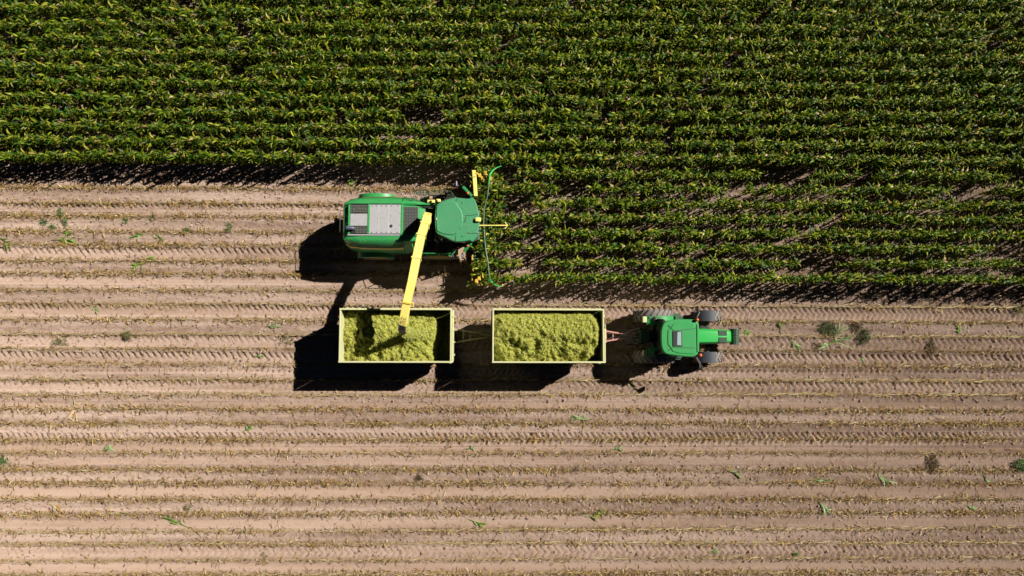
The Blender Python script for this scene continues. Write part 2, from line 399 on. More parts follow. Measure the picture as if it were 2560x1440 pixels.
a_ = U(0, 6.28, n); P = np.stack([x, y, gz(x, y) + U(0, .03, n)], -1)
li.append(ribbons(P, np.stack([np.cos(a_), np.sin(a_)], -1), U(.08, .32, n), U(.012, .03, n), U(-.1, .5, n), U(.2, 1.2, n),
          palette(n, [(.38, .25, .08), (.54, .40, .17), (.18, .11, .05), (.64, .55, .33)], [4, 3, 4, 2]), 3, U(-.8, .8, n), U(-1.6, 1.6, n)))
nn = 7000; x = U(-34, 34, nn); y = U(2.2, 22, nn); keep = (y > 8.2) | (x > HX); x, y = x[keep], y[keep]; n = len(x)
a_ = U(0, 6.28, n); P = np.stack([x, y, gz(x, y) + U(0, .05, n)], -1)
li.append(ribbons(P, np.stack([np.cos(a_), np.sin(a_)], -1), U(.15, .4, n), U(.02, .05, n), U(-.1, .5, n), U(.2, 1.2, n),
          palette(n, [(.38, .25, .08), (.54, .40, .17), (.5, .36, .26)], [3, 3, 2]), 3, U(-.5, .5, n), U(-1, 1, n)))
V, Q, C = merge(st); o = nobj('stubble', npmesh('stubble', V, Q, C, M['straw']))
tag(o, 'pale cut maize stubble in long rows across the harvested soil', 'stubble', kind='stuff')
V, Q, C = merge(li); o = nobj('leaf_litter', npmesh('leaf_litter', V, Q, C, M['straw']))
tag(o, 'brown and straw coloured dry leaf litter along the stubble rows', 'leaf litter', kind='stuff')

# ------------------------------------------------------------------ soil clods
n = 70000; x = U(-31, 31, n); y = U(-14.5, 8.4, n); cl = rng.random(n) < np.clip(1.4 * fbm(x * .5, y * 1.5, 90) - .1, .05, 1)
x, y = x[cl], y[cl]
ii = np.clip(np.searchsorted(ys, y), 0, ny - 1); jj = np.clip(np.searchsorted(xs, x), 0, nx - 1); ok = rng.random(len(x)) > comp[ii, jj] * 1.2; x, y = x[ok], y[ok]; n = len(x)
r_ = rng.gamma(3, .0085, n).clip(.010, .06)
oct_ = np.array([(1, 0, 0), (0, 1, 0), (-1, 0, 0), (0, -1, 0), (.6, .6, 1), (-.6, .6, .9), (-.6, -.6, 1), (.6, -.6, .8)], float)
V = oct_[None] * r_[:, None, None] * U(.7, 1.3, (n, 8, 1)); an = U(0, 6.28, n)
Vr = np.stack([V[:, :, 0] * np.cos(an)[:, None] - V[:, :, 1] * np.sin(an)[:, None], V[:, :, 0] * np.sin(an)[:, None] + V[:, :, 1] * np.cos(an)[:, None], V[:, :, 2]], -1)
Vr = Vr + np.stack([x, y, gz(x, y)], -1)[:, None, :]
q0 = np.array([[0, 1, 4, 7], [1, 2, 5, 4], [2, 3, 6, 5], [3, 0, 7, 6], [4, 5, 6, 7]])
Q = (q0[None] + (np.arange(n) * 8)[:, None, None]).reshape(-1, 4)
o = nobj('soil_clods', npmesh('soil_clods', Vr.reshape(-1, 3), Q, np.repeat(palette(n, [(.40, .29, .23), (.47, .36, .30), (.31, .22, .165)], [3, 2, 2], .12), 8, 0), M['straw']))
tag(o, 'small crumbly soil clods scattered over the harvested ground', 'soil clods', kind='stuff')

# ------------------------------------------------------------------ maize
GREENS = [(.080, .130, .005), (.165, .215, .007), (.026, .074, .004), (.28, .28, .022), (.024, .10, .016)]
def maize_plant(h=2.1, lean=(0.0, 0.0), nleaf=12):
    parts = []
    zt = np.array([0, h * .5, h]); P = np.array([[0, 0, 0], [lean[0] * .3, lean[1] * .3, h * .5]]); E2 = np.array([[lean[0] * .3, lean[1] * .3, h * .5], [lean[0], lean[1], h * .96]])
    parts.append(sticks(P, E2, np.array([.016, .012]), np.array([[.16, .21, .04], [.12, .2, .03]])))
    i = np.arange(nleaf); nl = 8; f = np.where(i < nl, .08 + .05 * i, .50 + .50 * (i - nl + U(0, .6, nleaf)) / (nleaf - nl)); z = h * np.minimum(f, .98)
    base = np.stack([lean[0] * f ** 1.6, lean[1] * f ** 1.6, z], -1)
    az = i * math.pi + rng.normal(0, .42, nleaf); stray = rng.random(nleaf) < .12; az = np.where(stray, U(0, 6.28, nleaf), az)
    low = f < .42
    Ln = np.where(low, U(.28, .42, nleaf), U(.25, .40, nleaf)) * np.where(stray, 1.25, 1)
    C = palette(nleaf, GREENS, [5, 4, 4, 1.8, 1.2], .25)
    dry = (low & (rng.random(nleaf) < .35)) | (rng.random(nleaf) < .035)
    C = np.where(dry[:, None], palette(nleaf, [(.33, .22, .08), (.36, .30, .05), (.42, .30, .18)], [3, 3, 1]), C)
    parts.append(ribbons(base, np.stack([np.cos(az), np.sin(az)], -1), Ln, U(.050, .080, nleaf), np.where(f > .8, U(1.1, 1.45, nleaf), np.where(low, U(1.2, 1.5, nleaf), U(.95, 1.4, nleaf))), np.where(low, U(.2, 1.3, nleaf), U(.7, 2.4, nleaf)), C, 5, rng.normal(0, .35, nleaf), rng.normal(0, .5, nleaf)))
    return merge(parts)
variants = [maize_plant(U(1.65, 2.05, 1)[0], (rng.normal(.06, .08), rng.normal(.03, .045)), int(rng.integers(20, 24))) for _ in range(40)]
spots = []
for k in range(-18, 8):
    x = np.arange(-35, 35, .104) if k < 0 else np.arange(HX, 35, .13)
    x = x + rng.normal(0, .025, len(x))
    g1 = vnoise(x * .6, x * 0 + k * 5.0, 100); g2 = fbm(x * .12, x * 0 + k * .35, 101)
    keep = ((g1 > .09) | (k == 7)) & (rng.random(len(x)) < .96)
    if 0 <= k < 7: keep &= (g1 > .19) & (rng.random(len(x)) < .45 + g2 * .9)
    x = x[keep]; y = cornY(k) + rng.normal(0, .035, len(x)) + .05 * (vnoise(x * .3, x * 0 + k, 102) - .5)
    for xx, yy in zip(x, y): spots.append((k, xx, yy))
for _ in range(190):
    yy = rng.uniform(cornY(7) - .25, cornY(0) + .25); k = int(np.clip(round((OFF + COFF - yy) / .75), 0, 7)); spots.append((k, W(1200, 570).x + abs(rng.normal(0, .45)), yy))
spots = np.array(spots)
sc_ = U(.86, 1.12, len(spots)); an = rng.integers(0, 2, len(spots)) * math.pi + rng.normal(0, .25, len(spots))
tilt = np.zeros((len(spots), 2)); tilt[:, 1] = rng.normal(.0, .032, len(spots)); tilt[:, 0] = rng.normal(.02, .05, len(spots))
front = np.clip((HX + 1.0 - spots[:, 1]) / 1.0, 0, 1) * (spots[:, 0] >= 0); tilt[:, 0] -= front * .14; sc_ *= 1 - front * .12; tilt[:, 1] += front * rng.normal(0, .15, len(spots))
vi = rng.integers(0, len(variants), len(spots))
# the 300 plants nearest to the viewer, each in the frame
fr = np.array([0 if (k >= 0) else 1 for k in spots[:, 0]])
dist = np.hypot(spots[:, 1], spots[:, 2]) + fr * 100
near = np.argsort(dist)[:300]; nearset = set(near.tolist())
def plant_matrix(i):
    return (Matrix.Translation((spots[i, 1], spots[i, 2], float(gz(spots[i, 1], spots[i, 2])) - .02)) @
            Matrix.Rotation(tilt[i, 0], 4, 'Y') @ Matrix.Rotation(-tilt[i, 1], 4, 'X') @ Matrix.Rotation(an[i], 4, 'Z') @ Matrix.Diagonal((sc_[i],) * 3 + (1,)))
pm = [npmesh('maize_plant', v, q_, c, M['leaf']) for v, q_, c in variants]
ORD = {7: 'in the outermost row beside the stubble', 6: 'in the second row in from the stubble edge', 5: 'in the third row in from the stubble edge', 4: 'in the fourth row in from the stubble edge',
       3: 'in the fifth row in, ahead of the header middle', 2: 'in the sixth row in, ahead of the harvester header', 1: 'in the seventh row in, ahead of the harvester header', 0: 'in the eighth row in, at the far end of the header'}
for i in near:
    o = nobj('maize_plant', pm[vi[i]]); o.matrix_world = plant_matrix(i)
    tag(o, 'green standing maize plant ' + ORD[int(spots[i, 0])], 'maize plant', 'standing maize plants ' + ORD[int(spots[i, 0])])
lst = []
for i in range(len(spots)):
    if i in nearset: continue
    v, q_, c = variants[vi[i]]; m4 = np.array(plant_matrix(i))
    lst.append((v @ m4[:3, :3].T + m4[:3, 3], q_, c * (1 + .16 * math.sin(i * 12.9898))))
V, Q, C = merge(lst)
o = nobj('maize_crop', npmesh('maize_crop', V, Q, C, M['leaf'])); tag(o, 'dense green maize crop standing in close parallel rows', 'maize', kind='stuff')

# ------------------------------------------------------------------ cut tops, weeds on the soil
def fallen(name, px, py, ang, length, label, pal=0, n=9, fan=.45, group='cut maize tops lying on the stubble'):
    p = W(px, py); z = float(gz(p.x, p.y)); L = length / 50.0
    r0 = thing(name, (p.x, p.y, z), label, 'cut maize', group)
    d = np.array([math.cos(ang), math.sin(ang), 0])
    P = np.array([-d * L * .5 + [0, 0, .03]]); Q_ = np.array([d * L * .15 + [0, 0, .07]])
    cs = [(.45, .42, .16)] if pal == 1 else [(.22, .28, .08)]
    v, q_, c = sticks(P, Q_, np.array([.02]), np.array(cs)); nobj('stalk', npmesh('stalk', v, q_, c, M['straw']), r0)
    f = np.linspace(-.2, .25, n)[:, None] * L; b = d[None] * f + np.array([0, 0, .06])
    a_ = ang + rng.normal(0, fan, n); cc = [(.11, .23, .03), (.18, .30, .04), (.20, .32, .10)] if pal == 0 else ([(.55, .42, .2), (.45, .3, .12), (.6, .5, .3)] if pal == 1 else [(.20, .30, .12), (.30, .40, .18), (.13, .22, .07)])
    v, q_, c = ribbons(b, np.stack([np.cos(a_), np.sin(a_)], -1), U(.3, .65, n) * L, U(.035, .07, n), U(.1, .6, n), U(.3, 1.1, n), palette(n, cc, [2, 3, 1]), 4, rng.normal(0, .5, n), rng.normal(0, .5, n))
    nobj('leaf', npmesh('leaf', v, q_, c, M['leaf']), r0, None)
F = [(12, 601, -.5, 44, 'cut green maize top lying at the left edge below the standing crop', 0), (160, 600, .0, 62, 'cut maize top with long bare stalk pointing left, leaves right', 0),
     (350, 588, 3.3, 46, 'cut maize top spread leftwards below the crop edge', 0), (398, 592, -.7, 30, 'small cut maize top touching the larger one beside it', 0),
     (368, 648, .1, 48, 'dark green cut maize top on the wide tyre track', 0), (352, 661, 3.4, 46, 'cut maize top just below the dark green one on the track', 0),
     (168, 583, -.2, 28, 'short yellowish cut maize leaf bundle left of the harvester', 0), (236, 770, -.8, 24, 'short cut maize leaf beside the pale stubble line', 2),
     (680, 815, .1, 34, 'faint green cut maize leaves left of the first trailer', 2), (646, 890, .1, 22, 'tiny cut maize leaf left of the first trailer shadow', 2),
     (263, 1125, .3, 40, 'pale green cut maize top on the smooth lower left track', 2), (447, 1307, 2.7, 60, 'fallen maize plant with jagged leaves near the bottom left', 0),
     (140, 1266, -.4, 40, 'yellowing cut maize stalk in the lower left stubble', 1), (1445, 1047, .1, 44, 'cut maize top on the stubble row below the second trailer', 2),
     (620, 1073, .4, 26, 'small green tuft of cut maize below the first trailer shadow', 0), (1175, 1121, .1, 26, 'pale cut maize leaf on the smooth track below centre', 2),
     (1540, 1122, .2, 34, 'long pale cut maize leaf right of centre on the smooth track', 2), (2046, 1199, .05, 48, 'flat cut maize top on the lower right stubble row', 2),
     (2204, 1190, -.65, 56, 'forked cut maize top slanting down right in the lower right', 2), (2465, 1197, -1.0, 20, 'small grey green maize leaf near the lower right edge', 2),
     (2055, 1263, -.85, 46, 'fanned grey green maize top below the flat one', 2), (2426, 1267, -.35, 28, 'small pale maize leaf far lower right', 2),
     (1487, 1289, .1, 48, 'cut maize top with yellow green leaves at bottom centre', 0), (1195, 1306, -.3, 50, 'sprawling cut maize top left of the bottom centre one', 0),
     (1783, 1380, .0, 28, 'faint maize leaf scraps near the bottom edge', 2), (1950, 818, 1.6, 34, 'upright green maize tuft right of the tractor', 0),
     (1985, 858, -.85, 58, 'large grey green maize top right of the tractor', 2), (2090, 832, 1.15, 66, 'biggest fallen maize top, beside a dark weed', 2),
     (2095, 852, .4, 66, 'second maize stalk crossing the biggest fallen top', 2), (2068, 862, 3.7, 44, 'pale end of the crossing maize stalks', 2),
     (2397, 828, 1.5, 26, 'light green maize tuft far right of the tractor', 0), (2155, 898, -.6, 20, 'short green leaf below the brown weed', 2),
     (1862, 832, -.15, 26, 'green cut maize scrap just ahead of the tractor weights', 0), (1582, 966, 1.8, 28, 'green maize tuft at the tip of the tractor shadow', 0),
     (190, 1020, -1.35, 62, 'dried tan maize plant fallen across the stubble rows', 1), (878, 458, .9, 30, 'torn maize leaves above the harvester beside the crop', 0),
     (1835, 1180, -.2, 34, 'cut maize leaves on the row right of the bottom centre', 2), (1440, 1044, 2.9, 26, 'short end of cut maize beside the row under the second trailer', 2)]
for f in F: fallen('cut_maize_top', f[0], f[1], f[2], f[3], f[4], f[5], n=int(rng.integers(7, 12)))
def weed(px, py, rx, ry, label, cols, n=160, h=.22):
    p = W(px, py); z = float(gz(p.x, p.y)); t = U(0, 6.28, n); r = np.sqrt(rng.random(n)) * (.45 + .6 * vnoise(np.cos(t) * 2 + px, np.sin(t) * 2, 5))
    P = np.stack([np.cos(t) * r * rx / 50, np.sin(t) * r * ry / 50, U(0, 1, n) * h * (1 - r * .5).clip(.2)], -1); a_ = U(0, 6.28, n)
    v, q_, c = ribbons(P, np.stack([np.cos(a_), np.sin(a_)], -1), U(.08, .2, n), U(.015, .04, n), U(-.2, 1.1, n), U(.2, 1.6, n), palette(n, cols, [1] * len(cols), .3), 2, U(-1, 1, n), U(-1, 1, n))
    o = nobj('weed', npmesh('weed', v, q_, c, M['leaf'] if cols[0][1] > cols[0][0] * 1.4 else M['straw'], ), None, (p.x, p.y, z)); tag(o, label, 'weed', 'weeds on the stubble field')
DK = [(.04, .075, .02), (.07, .11, .03), (.05, .05, .02)]; BR = [(.10, .07, .03), (.15, .10, .05), (.06, .05, .025)]; GR = [(.07, .16, .03), (.11, .22, .05), (.05, .10, .03)]; OL = [(.16, .15, .06), (.22, .20, .08), (.10, .11, .04)]
for a_ in [(2068, 822, 30, 24, 'round dark green weed beside the biggest fallen maize top', DK, 420, .3), (2158, 842, 24, 26, 'dark weed with green tips right of the biggest fallen maize top', DK, 320, .3), (2140, 815, 18, 12, 'brown dead weed above the dark green tipped one', BR, 150, .25),
           (2042, 868, 14, 14, 'small brown weed left of the crossed maize stalks', BR, 120, .2), (2328, 870, 15, 26, 'tall brown dead weed between stubble rows at right', BR, 260, .35), (2331, 1158, 17, 26, 'dark brown dead weed in the lower right', BR, 300, .35),
           (2552, 1162, 26, 20, 'bright green bushy weed at the right edge', GR, 380, .35), (323, 838, 15, 14, 'small dark weed on the pale stubble line left of the trailers', OL, 170, .25), (152, 855, 30, 16, 'thin olive weed patch near the left edge', OL, 130, .15),
           (152, 532, 12, 20, 'green weed tuft in the upper left of the soil', GR, 90, .2), (110, 557, 12, 9, 'small weed lowest left of the green weed tufts', GR, 70, .15), (131, 568, 9, 9, 'little weed between the two green weed tufts', GR, 60, .15), (164, 556, 6, 14, 'narrow weed right of the green weed tuft', GR, 60, .15),
           (315, 552, 8, 10, 'slim weed streak in the soil left of the harvester', GR, 50, .15), (467, 576, 11, 7, 'low green weed in the stubble row left of the harvester shadow', GR, 80, .15), (577, 564, 8, 8, 'upper of two tiny weeds nearest the harvester rear', GR, 50, .15), (570, 576, 6, 7, 'lower of two tiny weeds nearest the harvester rear', GR, 40, .15),
           (10, 1152, 12, 16, 'ragged green weed at the left edge', GR, 110, .2), (380, 548, 16, 14, 'faint grey olive weed above the spread maize top', OL, 60, .12), (715, 850, 26, 18, 'thin olive weed patch left of the first trailer shadow', OL, 110, .12), (1990, 1385, 8, 7, 'tiny green weed by the bottom tyre track', GR, 40, .12),
           (660, 1395, 18, 16, 'faint olive weed at the bottom left', OL, 60, .1), (2545, 775, 14, 18, 'dark olive weed at the right edge below the crop', OL, 160, .25), (1048, 1194, 12, 8, 'small dark weed in the row below centre', BR, 70, .15), (470, 1268, 12, 12, 'dull weed above the jagged fallen maize plant', OL, 60, .15)]:
    weed(*a_)

# ------------------------------------------------------------------ trailers
TZ = 3.0
def make_trailer(x0, label, heap_label, bar_m, heapfn, group='tipping trailers coupled behind the tractor'):
    xr = x0 + 5.34; yc = 0.12
    r0 = thing('farm_trailer', ((x0 + xr) / 2, yc, 0), label, 'trailer', group); hx, hy = 2.60, 1.235; z0 = 1.35
    for s in (-1, 1):
        bm = B(); box(bm, -hx + .04, hx - .04, s * hy - .03, s * hy + .03, z0, TZ - .05)
        for k in range(9): xk = -hx + .3 + k * (2 * hx - .6) / 8; box(bm, xk - .035, xk + .035, s * (hy + .055) - .022, s * (hy + .055) + .022, z0 - .02, TZ - .09)
        box(bm, -hx + .02, hx - .02, s * (hy + .06) - .03, s * (hy + .06) + .03, z0 + .75, z0 + .83)
        o = obj('side_wall', bm, M['cream'], r0)
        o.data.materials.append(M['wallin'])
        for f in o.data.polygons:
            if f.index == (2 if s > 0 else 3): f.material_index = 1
    for s in (-1, 1):
        bm = B(); box(bm, s * hx - .03, s * hx + .03, -hy + .031, hy - .031, z0, TZ - .05)
        for k in range(4): yk = -hy + .3 + k * (2 * hy - .6) / 3; box(bm, s * (hx + .06) - .028, s * (hx + .06) + .028, yk - .04, yk + .04, z0, TZ - .12)
        box(bm, s * (hx + .07) - .03, s * (hx + .07) + .03, -hy + .02, hy - .02, TZ - .55, TZ - .47)
        obj('end_wall', bm, M['cream'], r0)
    bm = B()
    for s in (-1, 1): box(bm, -hx - .05, hx + .05, s * hy - .038, s * hy + .042, TZ - .05, TZ + .015)
    for s in (-1, 1): box(bm, s * hx - .036, s * hx + .036, -hy + .038, hy - .038, TZ - .052, TZ + .01)
    obj('rim_rail', bm, M['cream'], r0, bevel=.012)
    bm = B(); box(bm, hx + .05, hx + .10, -hy - .03, .35, TZ - .35, TZ - .03); box(bm, hx + .10, hx + .125, -.15, .55, TZ - .2, TZ - .1)
    obj('gate_frame', bm, M['cream'], r0, bevel=.01)
    bm = B(); box(bm, -hx + .01, hx - .01, -hy + .02, hy - .02, z0 - .08, z0 - .002); obj('floor', bm, M['oldyellow'], r0)
    bm = B()
    for s in (-1, 1): box(bm, -hx + .1, hx - .1, s * .42 - .06, s * .42 + .06, .98, z0 - .081)
    for k in range(6): xk = -2.3 + k * .92; box(bm, xk - .04, xk + .04, -1.15, 1.15, z0 - .18, z0 - .082)
    obj('chassis', bm, M['oldyellow'], r0)
    for xa in (-1.55, 1.65):
        bm = B(); tube(bm, [(xa, -.95, .5), (xa, .95, .5)], .055); box(bm, xa - .3, xa + .3, -.5, .5, .56, .97); obj('axle', bm, M['black'], r0)
        for s in (-1, 1): make_wheel(r0, xa, s * .98, .5, .34, 'oldyellow', 18)
    bm = B(); top = W(1232, 836, .75) if bar_m != 'red' else W(1585, 839, .75); ax = top.x - (x0 + xr) / 2
    # A-frame drawbar
    for s in (-1, 1): bar(bm, (1.9, s * .44, .8), (ax - .25, s * .06, .78), .07, .09)
    bar(bm, (ax - .3, 0, .78), (ax + .05, 0, .72), .11, .09); bar(bm, (hx + .45, -.33, .8), (hx + .45, .33, .8), .06)
    bar(bm, (hx + .8, -.2, .8), (hx + .8, .2, .8), .05); bar(bm, (1.85, -.42, .8), (1.85, .42, .8), .09)
    obj('drawbar', bm, M[bar_m], r0)
    bm = B(); tube(bm, [(hx - .05, .1, 1.1), (hx + .3, .16, 1.0), (hx + .7, .12, .86), (ax - .1, .1, .95)], .014, 6); tube(bm, [(hx - .05, -.1, 1.1), (hx + .35, -.22, .98), (hx + .75, -.05, .88), (ax - .1, -.05, .9)], .014, 6)
    obj('hose', bm, M['black'], r0)
    # the load
    u = np.linspace(-hx + .033, hx - .033, 230); v = np.linspace(-hy + .033, hy - .033, 110); UX, VY = np.meshgrid(u, v)
    hz = heapfn(UX, VY)
    hz = hz + (.15 + .40 * sst(-VY, -.4, .3)) * (fbm(UX * 3.2, VY * 3.2, 120 + int(x0)) - .5) + .13 * (vnoise(UX * 8, VY * 8, 121) - .5) + .06 * (vnoise(UX * 19, VY * 19, 122) - .5)
    hz = np.maximum(hz, z0 + .02)
    idx = np.arange(UX.size).reshape(UX.shape); q_ = np.stack([idx[:-1, :-1], idx[:-1, 1:], idx[1:, 1:], idx[1:, :-1]], -1).reshape(-1, 4)
    PALC = [(.42, .46, .055), (.26, .34, .03), (.60, .62, .18), (.56, .43, .06), (.11, .16, .02), (.76, .74, .42)]
    base = np.stack([UX, VY, hz], -1).reshape(-1, 3)
    c0 = palette(len(base), PALC, [5, 4, 4, 2, 2, .5], .2) * (1 - .0 * base[:, :1])
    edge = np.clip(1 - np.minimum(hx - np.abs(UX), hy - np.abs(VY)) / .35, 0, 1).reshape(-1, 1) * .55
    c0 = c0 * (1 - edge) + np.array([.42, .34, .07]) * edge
    n = 34000; ux = U(-hx + .06, hx - .06, n); vy = U(-hy + .06, hy - .06, n)
    iu = ((ux - u[0]) / (u[1] - u[0])).astype(int).clip(0, 229); iv = ((vy - v[0]) / (v[1] - v[0])).astype(int).clip(0, 109); zz = hz[iv, iu]
    a2 = U(0, 6.28, n)
    fl = ribbons(np.stack([ux, vy, zz + U(-.01, .035, n)], -1), np.stack([np.cos(a2), np.sin(a2)], -1), U(.025, .07, n), U(.014, .034, n), U(-.5, .8, n), U(-.6, .9, n), palette(n, PALC, [5, 4, 5, 4, 3, 1], .3), 1, U(-.9, .9, n))
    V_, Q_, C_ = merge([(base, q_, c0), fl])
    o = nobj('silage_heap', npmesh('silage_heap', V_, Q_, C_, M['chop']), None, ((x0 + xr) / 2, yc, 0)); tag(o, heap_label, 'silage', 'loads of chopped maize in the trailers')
    return r0
def sst(x, a_, b_): t = np.clip((x - a_) / (b_ - a_), 0, 1); return t * t * (3 - 2 * t)
def heap1(x, y):      # still filling: low at the front end
    h = 2.50 + .38 * np.exp(-((x + .9) / 1.6) ** 2 - ((y - .1) / .9) ** 2) - .22 * sst(-x, 1.2, 2.7) - .12 * np.abs(y)
    edge = 2.05 + .10 * np.sin(y * 3) - .12 * y * y
    return h - 1.6 * sst(x, edge - .35, edge + .35) * 1.0 - .10 * sst(x, .8, 2)
def heap2(x, y):      # rounded full load with slumped corners
    e = (np.abs(x / 2.62)) ** 4 + (np.abs(y / 1.35)) ** 4
    h = 2.93 + .16 * np.exp(-((y - .3) / .7) ** 2) - .30 * sst(np.abs(y), .8, 1.25) - .25 * sst(-x, 2.1, 2.65) - .26 * sst(-y, -.1, .9)
    r = np.sqrt(np.clip((x - .9) / 1.55, 0, 9) ** 2.6 + np.clip(np.abs(y) / 1.5, 0, 9) ** 2.6)
    return h - .85 * sst(r, .82, 1.14) - .18 * sst(y, .75, 1.2)
make_trailer(-7.75, 'half filled pale green trailer under the yellow harvester spout', 'chopped maize load lower at the right end under the spout', 'oldyellow', heap1)
make_trailer(-.566, 'full pale green trailer with pink red drawbar coupled to the tractor', 'full rounded chopped maize load right behind the tractor', 'red', heap2)

# ------------------------------------------------------------------ tractor (nose to +x)
tx, ty = 7.5, .11
T = thing('tractor', (tx, ty, 0), 'green tractor with dark front fenders pulling the two trailers', 'tractor')
def TL(px, py, z): p = W(px, py, z); return Vector((p.x - tx, p.y - ty, z))
for s in (-1, 1): make_wheel(T, 0.0, s * 1.01, .98, .60, lugs=22); make_wheel(T, 2.78, s * 1.03, .70, .50, lugs=18)
bm = B(); box(bm, -.55, 1.5, -.28, .28, .75, 1.3); box(bm, 1.4, 3.5, -.2, .2, .72, 1.15); tube(bm, [(0, -.8, .98), (0, .8, .98)], .13); tube(bm, [(2.78, -.85, .70), (2.78, .85, .70)], .09); box(bm, -.75, -.3, -.32, .32, .95, 1.5)
obj('chassis', bm, M['darkgreen'], T, bevel=.02)
# bonnet
secs = []
for x_, w_, zt in ((1.85, .39, 2.02), (2.3, .385, 2.02), (3.0, .36, 1.96), (3.45, .34, 1.90), (3.64, .31, 1.80), (3.69, .27, 1.6)):
    secs.append([Vector((x_, y_, z_)) for y_, z_ in ((-w_ * .95, 1.12), (-w_, 1.6), (-w_ * .96, zt - .14), (-w_ * .7, zt - .02), (0, zt), (w_ * .7, zt - .02), (w_ * .96, zt - .14), (w_, 1.6), (w_ * .95, 1.12))])
bm = B(); loft(bm, secs); bon = obj('bonnet', bm, M['brightgreen'], T, smooth=True)
for s in (-1, 1):
    bm = B()
    loft(bm, [[Vector((x_, s * .165 + y_, z_)) for y_, z_ in ((-.125, zt_ - .05), (.125, zt_ - .05), (.125, zt_), (-.125, zt_))] for x_, zt_ in ((2.98, 1.975), (3.40, 1.925))])
    for k in range(9): xk = 2.99 + k * .046; zt_ = 1.975 - (xk - 2.98) * .119; box(bm, xk, xk + .02, s * .165 - .12, s * .165 + .12, zt_ - .02, zt_ + .012)
    obj('air_vent', bm, M['darkgreen'], bon)
bm = B(); box(bm, 2.15, 2.3, .40, .52, 1.2, 1.75); box(bm, 2.2, 2.7, .36, .5, 1.15, 1.35); box(bm, 2.5, 2.9, -.52, -.38, .9, 1.3); obj('engine_piece', bm, M['black'], T)
# weights
wb = None
bm = B(); box(bm, 3.5, 4.3, -.14, .14, .72, .95); wb = obj('weight_carrier', bm, M['darkgreen'], T)
bm = B()
for k in range(9): yk = -.36 + k * .09; loft(bm, [[Vector((4.08 + .24 * math.cos(t_), yk + w_, .95 + .30 * math.sin(t_))) for t_ in [j * math.pi / 6 for j in range(12)]] for w_ in (-.044, .03)])
tube(bm, [(4.08, -.38, .95), (4.08, .38, .95)], .21, 14)
obj('front_weight', bm, M['darkgreen'], T, bevel=.02)
# cab glass house + roof
def lerp_rect(x0, x1, hy, z): return [Vector((x0, -hy, z)), Vector((x1, -hy * .92, z)), Vector((x1, hy * .92, z)), Vector((x0, hy, z))]
bm = B(); loft(bm, [lerp_rect(.05, 1.62, .66, 1.3), lerp_rect(0.0, 1.78, .80, 2.1), lerp_rect(.12, 1.62, .74, 2.82)]); cabg = obj('cab', bm, M['glass'], T, bevel=.03)
bm = B()
for s in (-1, 1):
    bar(bm, (0.06, s * .68, 1.3), (0.0, s * .82, 2.1), .07); bar(bm, (0.0, s * .82, 2.1), (.12, s * .76, 2.82), .07)
    bar(bm, (1.62, s * .62, 1.3), (1.78, s * .75, 2.1), .06); bar(bm, (1.78, s * .75, 2.1), (1.62, s * .70, 2.82), .06)
obj('pillar', bm, M['black'], cabg)
RC = [(1652, 843), (1653, 825), (1658, 810), (1668, 802), (1690, 798.5), (1720, 798), (1738, 799), (1745, 803), (1748.5, 815), (1749.5, 843), (1748, 872), (1744, 888), (1736, 892.5), (1712, 892), (1685, 889), (1666, 885), (1657, 877), (1653, 862)]
rp = [TL(x_, y_, 2.95) for x_, y_ in RC]
bm = B(); prism(bm, rounded([(p.x, p.y) for p in rp]), 2.76, 2.93, 1.0); roof = obj('roof', bm, M['roofgreen'] if 0 else M['green'], T, bevel=.06, smooth=True)
bm = B(); IN = [(1669, 843), (1670, 826), (1678, 819), (1682, 811), (1695, 806), (1736, 804.5), (1738, 822), (1739, 843), (1738, 870), (1735, 885.5), (1700, 883.5), (1682, 879), (1677, 870), (1670, 862)]
prism(bm, [(p.x, p.y) for p in [TL(x_, y_, 2.95) for x_, y_ in IN]], 2.928, 2.962, .985); obj('roof_panel', bm, M['green'], roof, bevel=.014, smooth=True)
bm = B(); p, q_ = TL(1741.5, 811, 2.95), TL(1748, 880, 2.95); box(bm, p.x, q_.x, q_.y, p.y, 2.928, 2.965); obj('roof_strip', bm, M['green'], roof, bevel=.02)
for e1, e2 in (((1684, 827), (1740, 821)), ((1684, 868), (1740, 870)), ((1684, 827), (1672, 812)), ((1684, 868), (1672, 876))):
    bm = B(); bar(bm, TL(*e1, 2.97), TL(*e2, 2.97), .022, .014); obj('seam', bm, M['darkgreen'], roof)
p, q_ = TL(1682, 827.5, 3.0), TL(1706, 866, 3.0)
bm = B(); box(bm, p.x, q_.x, q_.y, p.y, 2.955, 3.0); h_ = obj('hatch', bm, M['black'], roof, bevel=.015)
bm = B(); prism(bm, [(p.x + .19, q_.y + .07), (q_.x - .05, q_.y + .05), (q_.x - .05, p.y - .03), (p.x + .22, p.y - .05)], 3.001, 3.012); obj('hatch_glass', bm, M['hatch'], h_)
for px_, py_ in ((1743, 799.5), (1751, 888)):
    bm = B(); c = TL(px_, py_, 3.05); tube(bm, [(c.x, c.y, 2.78), (c.x, c.y, 2.98)], .05); bb = obj('beacon_foot', bm, M['black'], T)
    bm = B(); ball(bm, (c.x, c.y, 3.05), .085, 1.1); obj('beacon_lens', bm, M['orange'], bb, smooth=True)
for (a1, a2, a3) in (((1742, 794), (1748, 781), (1744, 771)), ((1741, 892), (1750, 908), (1753, 920))):
    bm = B(); P_ = [TL(*a1, 2.7), TL(*a2, 2.6), TL(*a3, 2.5)]; tube(bm, P_, .038, 8); ar = obj('mirror_arm', bm, M['chrome'], T)
    bm = B(); c = P_[2]; box(bm, c.x - .03, c.x + .05, c.y - .12, c.y + .12, 2.15, 2.6); obj('mirror', bm, M['black'], ar, bevel=.03)
